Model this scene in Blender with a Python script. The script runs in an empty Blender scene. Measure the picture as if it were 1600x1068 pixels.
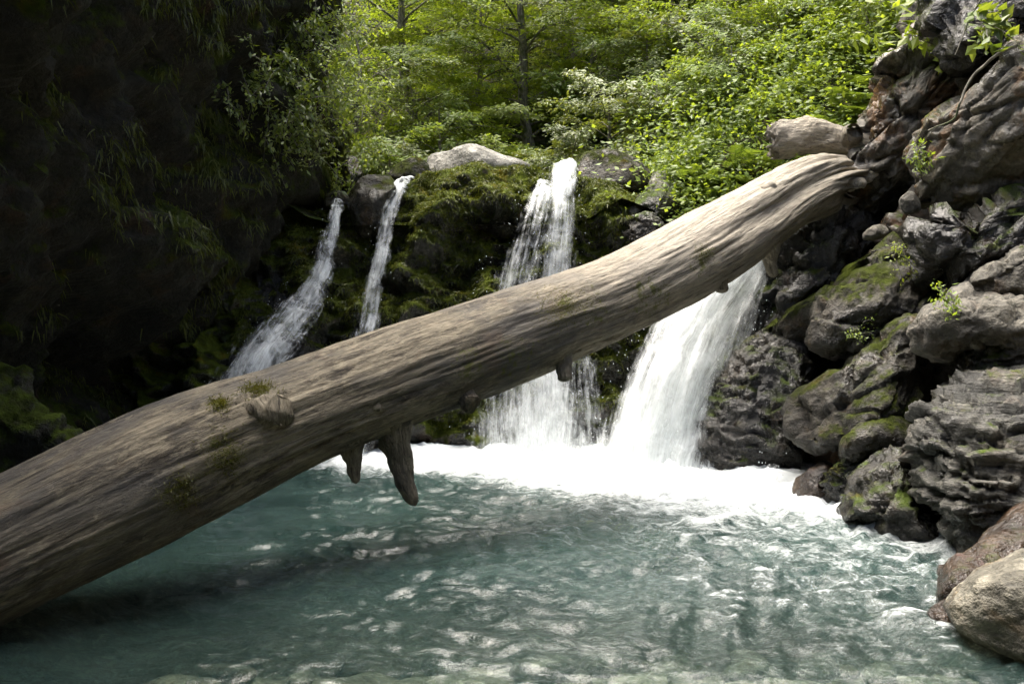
import bpy, bmesh, math, random
import numpy as np
from mathutils import Vector, Matrix

# ------------------------------------------------------------------ camera, world, sun, exposure
S = bpy.context.scene
COL = S.collection
F = 1386.0
PITCH = math.atan(84 / F)
CAMZ = 1.7
cam_d = bpy.data.cameras.new('camera')
cam_d.sensor_width = 36.0
cam_d.lens = 36.0 * F / 1600.0
cam_d.clip_start = 0.05
cam_d.clip_end = 500.0
cam = bpy.data.objects.new('camera', cam_d)
cam.location = (0, 0, CAMZ)
cam.rotation_euler = (math.pi / 2 - PITCH, 0, 0)
COL.objects.link(cam)
S.camera = cam

SUN_EL = math.radians(76)
SUN_AZ = math.radians(-50)          # measured from +Y (up the gorge) towards +X
world = bpy.data.worlds.new('World')
S.world = world
world.use_nodes = True
wn = world.node_tree
wn.nodes.clear()
sky = wn.nodes.new('ShaderNodeTexSky')
sky.sky_type = 'NISHITA'
sky.sun_disc = False
sky.sun_elevation = SUN_EL
sky.sun_rotation = SUN_AZ
sky.air_density = 1.0
sky.dust_density = 7.0
sky.ozone_density = 1.0
bg = wn.nodes.new('ShaderNodeBackground')
bg.inputs['Strength'].default_value = 0.10
wo = wn.nodes.new('ShaderNodeOutputWorld')
wn.links.new(sky.outputs[0], bg.inputs['Color'])
wn.links.new(bg.outputs[0], wo.inputs['Surface'])

sun_d = bpy.data.lights.new('sun', 'SUN')
sun_d.energy = 3.0
sun_d.angle = math.radians(58)
sun_d.color = (1.0, 0.96, 0.88)
sun = bpy.data.objects.new('sun', sun_d)
sdir = Vector((math.sin(SUN_AZ) * math.cos(SUN_EL), math.cos(SUN_AZ) * math.cos(SUN_EL), math.sin(SUN_EL)))
sun.rotation_euler = sdir.to_track_quat('Z', 'Y').to_euler()
sun.location = (0, 0, 30)
COL.objects.link(sun)

S.view_settings.view_transform = 'Standard'
S.view_settings.look = 'None'
S.view_settings.gamma = 1.0
S.view_settings.exposure = 2.05
S.render.engine = 'CYCLES'
S.cycles.use_denoising = True
S.cycles.use_adaptive_sampling = True
S.cycles.adaptive_threshold = 0.03
S.cycles.max_bounces = 6
S.cycles.diffuse_bounces = 3
S.cycles.glossy_bounces = 3
S.cycles.transmission_bounces = 4
S.cycles.transparent_max_bounces = 12
S.cycles.caustics_reflective = False
S.cycles.caustics_refractive = False

# ------------------------------------------------------------------ numeric helpers
RNG = np.random.default_rng(7)
random.seed(7)
_f = np.array([0, math.cos(PITCH), -math.sin(PITCH)])
_u = np.array([0, math.sin(PITCH), math.cos(PITCH)])
_r = np.array([1.0, 0, 0])


def P(px, py, d):
    """world point at photo position px, py and distance d up the gorge"""
    px = np.asarray(px, float); py = np.asarray(py, float); d = np.asarray(d, float)
    px, py, d = np.broadcast_arrays(px, py, d)
    v = _f + ((px - 800) / F)[..., None] * _r + ((534 - py) / F)[..., None] * _u
    return np.array([0, 0, CAMZ]) + d[..., None] * v


_perm = RNG.permutation(256)
_perm = np.concatenate([_perm, _perm, _perm])
_g = RNG.normal(size=(256, 3)); _g /= np.linalg.norm(_g, axis=1)[:, None]
_rnd = RNG.random((256, 4))


def _hash(i, j, k):
    return _perm[_perm[_perm[i & 255] + (j & 255)] + (k & 255)]


def perlin(p):
    p = np.asarray(p, float)
    i0 = np.floor(p).astype(np.int64)
    f = p - i0
    w = f * f * f * (f * (f * 6 - 15) + 10)
    out = 0
    for dx in (0, 1):
        wx = w[:, 0] if dx else 1 - w[:, 0]
        for dy in (0, 1):
            wy = w[:, 1] if dy else 1 - w[:, 1]
            for dz in (0, 1):
                wz = w[:, 2] if dz else 1 - w[:, 2]
                g = _g[_hash(i0[:, 0] + dx, i0[:, 1] + dy, i0[:, 2] + dz)]
                dot = g[:, 0] * (f[:, 0] - dx) + g[:, 1] * (f[:, 1] - dy) + g[:, 2] * (f[:, 2] - dz)
                out = out + wx * wy * wz * dot
    return out * 1.5


def fbm(p, octv=4, gain=0.5, lac=2.03):
    a, s, out = 1.0, 1.0, 0
    for o in range(octv):
        out = out + a * perlin(p * s + 17.3 * o)
        a *= gain; s *= lac
    return out


def ridged(p, octv=4):
    a, s, out = 1.0, 1.0, 0
    for o in range(octv):
        out = out + a * (1 - np.abs(perlin(p * s + 9.7 * o)) * 2)
        a *= 0.5; s *= 2.1
    return out


def worley(p):
    """F1, F2, random numbers of the nearest cell, vector from its seed"""
    i0 = np.floor(p).astype(np.int64)
    n = len(p)
    f1 = np.full(n, 9.0); f2 = np.full(n, 9.0)
    rid = np.zeros(n, int); vec = np.zeros((n, 3))
    for dx in (-1, 0, 1):
        for dy in (-1, 0, 1):
            for dz in (-1, 0, 1):
                c = i0 + (dx, dy, dz)
                h = _hash(c[:, 0], c[:, 1], c[:, 2])
                v = p - (c + _rnd[h, :3])
                d = np.sqrt((v * v).sum(1))
                m = d < f1
                f2 = np.where(m, f1, np.minimum(f2, d))
                rid = np.where(m, h, rid)
                vec[m] = v[m]
                f1 = np.where(m, d, f1)
    return f1, f2, rid, vec


def smooth(a, b, x):
    t = np.clip((x - a) / (b - a), 0, 1)
    return t * t * (3 - 2 * t)


def vnormals(V, Fc):
    Fc = np.asarray(Fc)
    e1 = V[Fc[:, 1]] - V[Fc[:, 0]]; e2 = V[Fc[:, 2]] - V[Fc[:, 0]]
    fn = np.cross(e1, e2)
    if Fc.shape[1] == 4:
        fn = np.cross(V[Fc[:, 2]] - V[Fc[:, 0]], V[Fc[:, 3]] - V[Fc[:, 1]])
    N = np.zeros_like(V)
    for c in range(Fc.shape[1]):
        for a in range(3):
            N[:, a] += np.bincount(Fc[:, c], fn[:, a], len(V))
    return N / (np.linalg.norm(N, axis=1)[:, None] + 1e-12)


def mesh_np(name, V, Fc, smooth_on=True, attrs=None):
    V = np.asarray(V, np.float32); Fc = np.asarray(Fc, np.int32)
    me = bpy.data.meshes.new(name)
    k = Fc.shape[1]
    me.vertices.add(len(V)); me.vertices.foreach_set('co', V.ravel())
    me.loops.add(len(Fc) * k); me.loops.foreach_set('vertex_index', Fc.ravel())
    me.polygons.add(len(Fc))
    me.polygons.foreach_set('loop_start', np.arange(0, len(Fc) * k, k, dtype=np.int32))
    me.update(calc_edges=True)
    me.polygons.foreach_set('use_smooth', np.full(len(Fc), smooth_on))
    for an, av in (attrs or {}).items():
        av = np.asarray(av, np.float32)
        if av.ndim == 1:
            at = me.attributes.new(an, 'FLOAT', 'POINT'); at.data.foreach_set('value', av)
        else:
            at = me.attributes.new(an, 'FLOAT_VECTOR', 'POINT'); at.data.foreach_set('vector', av.ravel())
    me.update()
    return me


def tag(o, label=None, cat=None, group=None, kind=None):
    if label: o['label'] = label
    if cat: o['category'] = cat
    if group: o['group'] = group
    if kind: o['kind'] = kind
    return o


def obj(name, me, mat=None, parent=None, loc=None):
    o = bpy.data.objects.new(name, me)
    if mat and not me.materials: me.materials.append(mat)
    COL.objects.link(o)
    if loc is not None: o.location = loc
    if parent: o.parent = parent
    return o


def empty(name, loc, rz=0):
    o = bpy.data.objects.new(name, None)
    o.empty_display_size = 0.1
    o.location = loc; o.rotation_euler = (0, 0, rz)
    COL.objects.link(o)
    return o


def grid_faces(nu, nv, wrap=False):
    """quads of a grid with index u*nv+v"""
    uu = np.arange(nu if wrap else nu - 1); vv = np.arange(nv - 1)
    U, W = np.meshgrid(uu, vv, indexing='ij')
    U2 = (U + 1) % nu
    return np.stack([U * nv + W, U2 * nv + W, U2 * nv + W + 1, U * nv + W + 1], -1).reshape(-1, 4)


def catmull(pts, n):
    """smooth path through pts (k, m) at n samples"""
    pts = np.asarray(pts, float)
    k = len(pts)
    e = np.vstack([2 * pts[0] - pts[1], pts, 2 * pts[-1] - pts[-2]])
    t = np.linspace(0, k - 1, n)
    i = np.minimum(t.astype(int), k - 2); f = (t - i)[:, None]
    a, b, c, d = e[i], e[i + 1], e[i + 2], e[i + 3]
    return 0.5 * (2 * b + (c - a) * f + (2 * a - 5 * b + 4 * c - d) * f ** 2 + (3 * b - a - 3 * c + d) * f ** 3)


def tube(path, rad, sides=8, cap=True):
    """verts, quads (triangles doubled) of a tapered tube along path"""
    path = np.asarray(path, float); rad = np.asarray(rad, float)
    n = len(path)
    T = np.gradient(path, axis=0); T /= np.linalg.norm(T, axis=1)[:, None] + 1e-9
    ref = np.array([0.31, 0.17, 0.93]) if abs(T[0, 2]) < 0.8 else np.array([1.0, 0.2, 0])
    A = np.cross(T, ref); A /= np.linalg.norm(A, axis=1)[:, None] + 1e-9
    B = np.cross(T, A)
    th = np.arange(sides) * 2 * math.pi / sides
    V = path[:, None] + rad[:, None, None] * (np.cos(th)[None, :, None] * A[:, None] + np.sin(th)[None, :, None] * B[:, None])
    V = V.reshape(-1, 3)
    i, j = np.meshgrid(np.arange(n - 1), np.arange(sides), indexing='ij')
    j2 = (j + 1) % sides
    Fc = np.stack([i * sides + j, i * sides + j2, (i + 1) * sides + j2, (i + 1) * sides + j], -1).reshape(-1, 4)
    return V, Fc


class MB:
    def __init__(s): s.V = []; s.F = []; s.n = 0; s.A = []
    def add(s, V, Fc, a=0.0):
        s.V.append(V); s.F.append(np.asarray(Fc) + s.n); s.n += len(V)
        s.A.append(np.full(len(V), a) if np.isscalar(a) else np.asarray(a))
    def mesh(s, name, smooth_on=True, attr='tint'):
        return mesh_np(name, np.vstack(s.V), np.vstack(s.F), smooth_on, {attr: np.concatenate(s.A)})


# ------------------------------------------------------------------ material helpers
class NT:
    def __init__(s, name):
        s.m = bpy.data.materials.new(name); s.m.use_nodes = True
        s.t = s.m.node_tree; s.t.nodes.clear()
        s.out = s.t.nodes.new('ShaderNodeOutputMaterial')
    def n(s, typ, ins=None, **props):
        nd = s.t.nodes.new(typ)
        for k, v in props.items(): setattr(nd, k, v)
        for k, v in (ins or {}).items():
            sk = nd.inputs[k]
            if isinstance(v, bpy.types.NodeSocket): s.t.links.new(v, sk)
            elif isinstance(v, bpy.types.Node): s.t.links.new(v.outputs[0], sk)
            else: sk.default_value = v
        return nd
    def noise(s, vec, scale, detail=5, rough=0.55, dist=0.0):
        return s.n('ShaderNodeTexNoise', {'Vector': vec, 'Scale': scale, 'Detail': detail, 'Roughness': rough, 'Distortion': dist}).outputs['Fac']
    def math(s, op, a, b=0.0, c=0.0, clamp=False):
        nd = s.n('ShaderNodeMath', {0: a, 1: b, 2: c}, operation=op); nd.use_clamp = clamp
        return nd.outputs[0]
    def ramp(s, x, a, b, lo=0.0, hi=1.0):
        return s.n('ShaderNodeMapRange', {'Value': x, 'From Min': a, 'From Max': b, 'To Min': lo, 'To Max': hi}, interpolation_type='SMOOTHSTEP').outputs[0]
    def mix(s, fac, a, b, mode='MIX'):
        nd = s.n('ShaderNodeMix', None, data_type='RGBA', blend_type=mode)
        for k, v in ((0, fac), (6, a), (7, b)):
            if isinstance(v, bpy.types.NodeSocket): s.t.links.new(v, nd.inputs[k])
            elif k and len(v) == 3: nd.inputs[k].default_value = (*v, 1)
            else: nd.inputs[k].default_value = v
        return nd.outputs[2]
    def attr(s, name, out='Fac'):
        return s.n('ShaderNodeAttribute', attribute_name=name).outputs[out]
    def bump(s, h, strength, dist, nrm=None):
        ins = {'Height': h, 'Strength': strength, 'Distance': dist}
        if nrm is not None: ins['Normal'] = nrm
        return s.n('ShaderNodeBump', ins).outputs[0]
    def scalev(s, vec, sc):
        return s.n('ShaderNodeMapping', {'Vector': vec, 'Scale': sc}).outputs[0]
    def surf(s, sh):
        s.t.links.new(sh if isinstance(sh, bpy.types.NodeSocket) else sh.outputs[0], s.out.inputs['Surface']); return s.m


def rock_mat(name, c1, c2, stain=(0.16, 0.07, 0.02), stain_amt=0.3, moss=0.4, moss_col=(0.035, 0.05, 0.008), moss_up=0.45,
             wet=0.3, pale=0.25, scale=1.0, rough=0.75, bumpk=1.0, strata=None, st_lo=0.56):
    t = NT(name)
    pos = t.n('ShaderNodeNewGeometry').outputs['Position']
    nz = t.n('ShaderNodeSeparateXYZ', {0: t.n('ShaderNodeNewGeometry').outputs['Normal']}).outputs[2]
    big = t.noise(pos, 1.3 * scale, 6, 0.6, 0.3)
    mid = t.noise(pos, 6 * scale, 6, 0.6)
    fine = t.noise(pos, 38 * scale, 4, 0.6)
    if strata:
        sv = t.n('ShaderNodeMapping', {'Vector': pos, 'Rotation': strata[0], 'Scale': strata[1]}).outputs[0]
        lay = t.noise(sv, 2.2, 6, 0.65, 0.4)
    else:
        lay = mid
    col = t.mix(t.ramp(big, 0.36, 0.64), c1, c2)
    col = t.mix(t.math('MULTIPLY', t.ramp(lay, 0.5, 0.72), 0.75), col, tuple(min(1, 1.9 * x) for x in c2))
    col = t.mix(t.math('MULTIPLY', t.ramp(lay, 0.48, 0.30), 0.75), col, tuple(0.35 * x for x in c1))
    st = t.math('MULTIPLY', t.ramp(t.noise(pos, 2.6 * scale, 5, 0.6, 0.6), st_lo, st_lo + 0.14), stain_amt)
    col = t.mix(st, col, stain)
    li = t.math('MULTIPLY', t.ramp(t.noise(pos, 11 * scale, 4, 0.7), 0.60, 0.70), pale)
    col = t.mix(li, col, tuple(min(0.6, 2.6 * x) for x in c2))
    col = t.mix(1.0, col, t.n('ShaderNodeCombineColor', {0: t.ramp(fine, 0.2, 0.8, 0.62, 1.35), 1: t.ramp(fine, 0.2, 0.8, 0.62, 1.35), 2: t.ramp(fine, 0.2, 0.8, 0.62, 1.35)}).outputs[0], 'MULTIPLY')
    # moss grows on the upper faces and in patches
    mm = t.math('ADD', t.math('MULTIPLY', nz, moss_up), t.math('MULTIPLY', t.math('SUBTRACT', t.noise(pos, 2.3 * scale, 7, 0.65, 0.2), 0.5), 2.4))
    mm = t.math('ADD', mm, t.math('MULTIPLY', t.math('SUBTRACT', t.noise(pos, 14 * scale, 6, 0.7), 0.5), 1.1))
    mm = t.ramp(mm, 0.50 - moss, 1.0 - moss)
    mcol = t.mix(t.ramp(t.noise(pos, 5 * scale, 6, 0.7), 0.35, 0.65), tuple(0.55 * x for x in moss_col), tuple(1.8 * x for x in moss_col))
    mcol = t.mix(t.ramp(t.noise(pos, 3.1 * scale, 3, 0.6), 0.56, 0.7), mcol, (moss_col[0] * 1.9, moss_col[1] * 1.25, moss_col[2]))
    col = t.mix(mm, col, mcol)
    wn_ = t.ramp(t.noise(pos, 2.0 * scale, 5, 0.6), 0.62 - 0.5 * wet, 0.74 - 0.5 * wet)
    ro = t.math('SUBTRACT', rough, t.math('MULTIPLY', wn_, 0.5 * (1 if wet > 0 else 0)))
    ro = t.math('MAXIMUM', t.math('ADD', ro, t.math('MULTIPLY', mm, 0.5)), 0.16, clamp=True)
    h = t.math('ADD', t.math('MULTIPLY', mid, 1.0), t.math('MULTIPLY', fine, 0.35))
    h = t.math('ADD', h, t.math('MULTIPLY', lay, 0.9))
    h2 = t.noise(pos, 90, 3, 0.7)
    nb = t.bump(h, 0.85 * bumpk, 0.06)
    nb = t.bump(t.math('MULTIPLY', h2, t.math('ADD', 0.4, mm)), 0.6, 0.012, nb)
    b = t.n('ShaderNodeBsdfPrincipled', {'Base Color': col, 'Roughness': ro, 'Normal': nb, 'Specular IOR Level': t.math('SUBTRACT', 0.5, t.math('MULTIPLY', mm, 0.42))})
    return t.surf(b)


def leaf_mat(name, c_dark, c_light, trans=0.45, tmul=(1.5, 1.35, 0.5), gloss=0.03):
    t = NT(name)
    tint = t.attr('tint')
    rnd = t.n('ShaderNodeObjectInfo').outputs['Random']
    col = t.mix(tint, c_dark, c_light)
    col = t.mix(t.math('MULTIPLY', rnd, 0.35), col, tuple(0.75 * a for a in c_dark))
    tc = t.mix(1.0, col, tmul, 'MULTIPLY')
    d = t.n('ShaderNodeBsdfDiffuse', {'Color': col})
    tr = t.n('ShaderNodeBsdfTranslucent', {'Color': tc})
    m1 = t.n('ShaderNodeMixShader', {0: trans, 1: d.outputs[0], 2: tr.outputs[0]})
    g = t.n('ShaderNodeBsdfGlossy', {'Color': (1, 1, 1, 1), 'Roughness': 0.38})
    m2 = t.n('ShaderNodeMixShader', {0: gloss, 1: m1.outputs[0], 2: g.outputs[0]})
    return t.surf(m2)


# rock kinds
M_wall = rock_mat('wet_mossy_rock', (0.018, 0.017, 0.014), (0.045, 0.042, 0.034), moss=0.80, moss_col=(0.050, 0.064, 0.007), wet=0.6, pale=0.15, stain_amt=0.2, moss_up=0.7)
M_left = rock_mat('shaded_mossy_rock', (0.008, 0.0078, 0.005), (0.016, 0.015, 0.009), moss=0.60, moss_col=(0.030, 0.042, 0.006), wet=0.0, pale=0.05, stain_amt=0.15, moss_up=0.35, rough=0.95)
M_crag = rock_mat('jointed_grey_crag_rock', (0.031, 0.027, 0.020), (0.095, 0.083, 0.063), stain=(0.13, 0.062, 0.020), stain_amt=0.7, st_lo=0.51, moss=0.10, moss_up=0.6, wet=0.35, pale=0.45, rough=0.7, bumpk=0.7)
M_dark = rock_mat('dark_wet_rock', (0.010, 0.009, 0.007), (0.027, 0.024, 0.018), stain=(0.05, 0.028, 0.012), stain_amt=0.4, moss=0.22, moss_up=0.5, wet=0.75, pale=0.12, rough=0.6)
M_mossy = rock_mat('moss_covered_rock', (0.016, 0.0135, 0.009), (0.040, 0.034, 0.024), stain=(0.11, 0.06, 0.015), stain_amt=0.5, moss=0.36, moss_col=(0.024, 0.030, 0.005), moss_up=0.5, wet=0.3, pale=0.3)
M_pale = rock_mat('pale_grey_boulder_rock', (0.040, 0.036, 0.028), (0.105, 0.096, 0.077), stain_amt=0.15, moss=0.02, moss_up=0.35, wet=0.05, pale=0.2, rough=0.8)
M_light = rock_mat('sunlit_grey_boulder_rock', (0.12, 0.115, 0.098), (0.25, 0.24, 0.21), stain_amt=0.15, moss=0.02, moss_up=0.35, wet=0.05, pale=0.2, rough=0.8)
M_slate = rock_mat('layered_slate_rock', (0.021, 0.0200, 0.016), (0.066, 0.062, 0.050), stain_amt=0.12, moss=0.12, moss_up=0.5, wet=0.25, pale=0.3, rough=0.65,
                   strata=((0.15, 0.12, 0.3), (1.2, 1.2, 9)))
M_red = rock_mat('red_brown_wet_rock', (0.018, 0.011, 0.007), (0.042, 0.027, 0.016), stain=(0.09, 0.018, 0.010), stain_amt=0.8, moss=0.02, moss_up=0.4, wet=0.7, pale=0.15, rough=0.5)
M_fore = rock_mat('tan_foreground_boulder_rock', (0.060, 0.054, 0.039), (0.150, 0.138, 0.106), stain=(0.10, 0.055, 0.012), stain_amt=0.5, moss=0.06, moss_up=-0.4, wet=0.1, pale=0.25, rough=0.75)
M_bed = rock_mat('stream_gravel', (0.13, 0.12, 0.085), (0.27, 0.25, 0.18), moss=0.0, moss_up=0.1, wet=0.0, pale=0.2, scale=2.0)

# ------------------------------------------------------------------ rock shapes
_ico = {}


def ico(level):
    if level not in _ico:
        bm = bmesh.new()
        bmesh.ops.create_icosphere(bm, subdivisions=level, radius=1.0)
        V = np.array([v.co[:] for v in bm.verts]); Fc = np.array([[v.index for v in f.verts] for f in bm.faces])
        bm.free()
        _ico[level] = (V, Fc)
    return _ico[level]


def rotm(rx, ry, rz):
    return np.array(Matrix.Rotation(rz, 3, 'Z') @ Matrix.Rotation(ry, 3, 'Y') @ Matrix.Rotation(rx, 3, 'X'))


def displace(V, N, style, amp, size, seed):
    q = V + seed * 7.31
    if style == 'smooth':
        d = amp * (0.75 * fbm(q / size, 3) + 0.18 * fbm(q / (size * 0.22), 4))
    elif style == 'mossy':
        f1, f2, rid, vec = worley((q @ rotm(0.3, 0.6, 0.2).T + 0.15 * size * np.stack([fbm(q / size + 2, 2)] * 3, -1)) * np.array([1.1, 1.2, 2.4]) / size)
        d = amp * (0.9 * (_rnd[rid, 0] - 0.5) + 0.9 * (vec * _g[rid]).sum(1) - 0.6 * smooth(0.10, 0.0, f2 - f1) + 0.9 * fbm(q / size, 3) + 0.35 * (1 - np.abs(fbm(q / (size * 0.4), 3)) * 2.0) + 0.10 * fbm(q / (size * 0.08), 3))
    elif style == 'slate':
        R = rotm(0.18, -0.13, 0.35)
        w = q @ R.T
        w = w + 0.5 * size * np.stack([fbm(w / size * 0.8 + 3, 3), fbm(w / size * 0.8 + 8, 3), 0.35 * fbm(w / size * 0.9 + 5, 4)], -1)
        s = w * np.array([1.2, 1.2, 5.0]) / size
        f1, f2, rid, vec = worley(s)
        g = (_rnd[rid, 1] - 0.5)
        s2 = w * np.array([3.5, 3.5, 17]) / size
        e1, e2, rid2, _ = worley(s2)
        d = amp * (1.5 * g + 0.4 * (_rnd[rid2, 2] - 0.5) - 0.9 * smooth(0.16, 0.0, f2 - f1) - 0.35 * smooth(0.14, 0.0, e2 - e1) + 0.5 * fbm(q / size, 3) + 0.10 * fbm(q / (size * .12), 3))
    else:  # crag: joint blocks with tilted faces and open cracks
        R = rotm(0.3, 0.6, 0.2)
        w = q @ R.T
        w = w + 0.07 * size * np.stack([fbm(w / size * 1.3 + 1, 3), fbm(w / size * 1.3 + 6, 3), fbm(w / size * 1.3 + 11, 3)], -1)
        f1, f2, rid, vec = worley(w * np.array([0.9, 1.1, 2.2]) / size)
        g = _g[rid]
        d = 1.3 * (_rnd[rid, 0] - 0.5) + 1.3 * (vec * g).sum(1) - 0.8 * smooth(0.09, 0.0, f2 - f1)
        f1, f2, rid, vec = worley(w * np.array([2.2, 2.6, 6.0]) / size + 31)
        d += 0.5 * (_rnd[rid, 0] - 0.5) + 0.5 * (vec * _g[rid]).sum(1) - 0.35 * smooth(0.10, 0.0, f2 - f1)
        d = amp * (1.25 * d + 0.15 * fbm(q / size * 0.8, 3) + 0.06 * fbm(q / size * 9, 3))
    return V + N * d[:, None]


def rock(name, label, outline, d0, thick, mat, style='smooth', amp=0.05, size=0.4, level=5, slope=(0, 0), back=None, group=None,
         cat='rock', center=None, p=2.4, seed=None):
    """boulder whose outline is the one seen from the bank; slope tilts it: change of distance per pixel right and down"""
    o2 = np.array(outline, float)
    c = np.array(center, float) if center else o2.mean(0)
    # resample the outline smoothly by angle
    cl = catmull(np.vstack([o2[-1:], o2, o2[:2]]), 600)[85:-85]
    ang = np.arctan2(cl[:, 1] - c[1], cl[:, 0] - c[0]); rad = np.hypot(cl[:, 0] - c[0], cl[:, 1] - c[1])
    bins = np.linspace(-math.pi, math.pi, 361)
    srt = np.argsort(ang)
    rr = np.interp(bins, np.concatenate([ang[srt] - 2 * math.pi, ang[srt], ang[srt] + 2 * math.pi]), np.tile(rad[srt], 3))
    U, Fc = ico(level)
    th = np.arctan2(-U[:, 2], U[:, 0])
    R = np.hypot(U[:, 0], U[:, 2])
    Ro = np.interp(th, bins, rr)
    rk = np.power(np.clip(R, 0, 1), 0.95)
    x = c[0] + np.cos(th) * Ro * rk; y = c[1] + np.sin(th) * Ro * rk
    back = thick if back is None else back
    prof = np.power(np.clip(1 - rk ** p, 0, 1), 1 / p)
    off = np.where(U[:, 1] < 0, -thick * prof, back * prof)
    dd = d0 + slope[0] * (x - c[0]) + slope[1] * (y - c[1]) + off
    V = P(x, y, dd)
    N = vnormals(V, Fc)
    if ((V - V.mean(0)) * N).sum() < 0:
        Fc = Fc[:, ::-1]; N = -N
    sd = seed if seed is not None else (abs(hash(label)) % 97 if False else sum(map(ord, label)) % 97)
    # split faces: clip the mass by random planes
    rg = np.random.default_rng(sd * 13 + 5)
    cc = V.mean(0)
    for _k in range({'smooth': 5, 'crag': 8, 'mossy': 9, 'slate': 6}[style]):
        nd = rg.normal(size=3) * [1, 1, 0.9] + [0, -0.5, 0.1]; nd /= np.linalg.norm(nd)
        pr_ = (V - cc) @ nd
        h_ = np.quantile(pr_, rg.uniform(0.84, 0.94) if nd[1] < -0.45 else rg.uniform(0.93, 0.985))
        V = V - nd * (np.clip(pr_ - h_, 0, None) * 0.8)[:, None]
    N = vnormals(V, Fc)
    V = displace(V, N, style, amp, size, sd)
    base = np.array([V[:, 0].mean(), V[:, 1].mean(), V[:, 2].min()])
    ob = obj(name, mesh_np(name, V - base, Fc), mat, loc=base)
    return tag(ob, label, cat, group)


# ------------------------------------------------------------------ setting: hillside, stream bed, cliffs
def hill_z(x, y):
    x = np.asarray(x, float); y = np.asarray(y, float)
    xc = -0.6 + 0.06 * (y - 11)
    side = np.maximum(np.abs(x - xc) - 1.4, 0)
    z = 2.45 + 0.05 * (y - 11) - 0.9 * smooth(1.2, 2.0, x) * smooth(10.6, 9.9, y) + np.maximum(y - 13.0, 0) * 0.72 + side * (0.62 + 0.05 * np.clip(y - 12, 0, 10))
    return z


def hill_pt(px, d):
    """foot on the hillside below column px at distance d"""
    x = (px - 800) / F * d
    y = d
    return np.array([x, y, float(hill_z(x, y)) - 0.05])


M_soil = rock_mat('leaf_litter_soil', (0.030, 0.022, 0.012), (0.06, 0.045, 0.022), moss=0.45, moss_col=(0.03, 0.05, 0.008), moss_up=0.5, wet=0, pale=0.1)
gx = np.linspace(-22, 22, 130); gy = np.linspace(9.7, 45, 110)
GX, GY = np.meshgrid(gx, gy, indexing='ij')
gp = np.stack([GX.ravel(), GY.ravel(), np.zeros(GX.size)], -1)
gz = hill_z(gp[:, 0], gp[:, 1]) + 0.35 * fbm(gp * 0.6, 4) * smooth(11, 13, gp[:, 1])
gz = np.minimum(gz, 26)
gp[:, 2] = gz
tag(obj('hillside', mesh_np('hillside', gp, grid_faces(130, 110)), M_soil), 'steep wooded hillside rising behind the waterfalls', 'hillside', kind='structure')


# stream bed under the pool
def bed_z(x, y):
    b = -0.27 - 0.9 * smooth(4.1, 6.4, y) - 0.25 * smooth(6.5, 8.5, y)
    b = b + 0.9 * smooth(2.0, 3.6, x - 0.12 * (8 - y)) + 1.0 * smooth(-3.0, -5.5, x)
    return b


bx = np.linspace(-8, 7, 130); by = np.linspace(-7, 10.8, 150)
BX, BY = np.meshgrid(bx, by, indexing='ij')
bp = np.stack([BX.ravel(), BY.ravel(), np.zeros(BX.size)], -1)
bp[:, 2] = bed_z(bp[:, 0], bp[:, 1]) + 0.10 * fbm(bp * 2.2, 4)
bp[:, 2] += 0.5 * smooth(0.5, -3.0, bp[:, 1])
tag(obj('stream_bed', mesh_np('stream_bed', bp, grid_faces(130, 150)), M_bed), 'gravel stream bed under the teal pool', 'stream bed', kind='structure')

# left cliff: overhanging mossy wall along the gorge
plan = catmull([(-4.6, -7), (-4.3, -3), (-4.0, 1.0), (-3.75, 4.0), (-3.45, 6.5), (-3.0, 8.6), (-2.35, 10.2), (-2.25, 10.9), (-2.7, 11.5), (-3.8, 12.0), (-5.2, 12.2)], 420)
NZ = 300
tz = np.linspace(0, 1, NZ)
zz = -1.2 + 8.4 * tz
LU, LZ = np.meshgrid(np.arange(420), zz, indexing='ij')
LX = plan[LU.ravel(), 0]; LY = plan[LU.ravel(), 1]; LZ = LZ.ravel()
T_ = np.gradient(plan, axis=0); T_ /= np.linalg.norm(T_, axis=1)[:, None]
nrm = np.stack([T_[:, 1], -T_[:, 0]], -1)[LU.ravel()]
cave = 1.25 * smooth(2.3, 0.6, LZ) * smooth(2.5, 6.0, LY) * smooth(11.5, 10.0, LY)
cave += 0.55 * smooth(2.75, 2.45, LZ) * smooth(9.3, 10.2, LY)
over = 0.20 * np.clip(LZ - 2.5, 0, 8) * smooth(11.0, 7.0, LY) + 0.02 * np.clip(LZ - 3, 0, 8)
q = np.stack([LX, LY, LZ], -1)
diag = q + np.stack([0 * LX, 0.0 * LX, 0.55 * LY], -1)
lump = 0.50 * fbm(diag * np.array([0.8, 0.55, 0.8]), 3) + 0.22 * (1 - 2 * np.abs(fbm(diag * np.array([1.6, 1.3, 1.8]) + 5, 3))) + 0.05 * fbm(q * 6, 3)
f1, f2, rid, vec = worley(diag * np.array([1.1, 1.0, 1.25]))
lump += 0.55 * (0.55 - f1) + 0.14 * (_rnd[rid, 0] - 0.5)
endf = 1 - 0.55 * smooth(8.8, 10.6, LY)
off = over - cave + lump * endf
LV = np.stack([LX + nrm[:, 0] * off, LY + nrm[:, 1] * off, LZ], -1)
# roll the top of the wall back into the slope above it
rb = np.clip(LZ - 6.2, 0, 2)
LV[:, 0] -= rb ** 2 * 1.6
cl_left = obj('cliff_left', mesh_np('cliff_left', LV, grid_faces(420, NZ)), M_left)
tag(cl_left, 'tall dark overhanging mossy cliff on the left side of the gorge', 'cliff', kind='structure')
LEFT_V, LEFT_N = LV, vnormals(LV, grid_faces(420, NZ))

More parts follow.
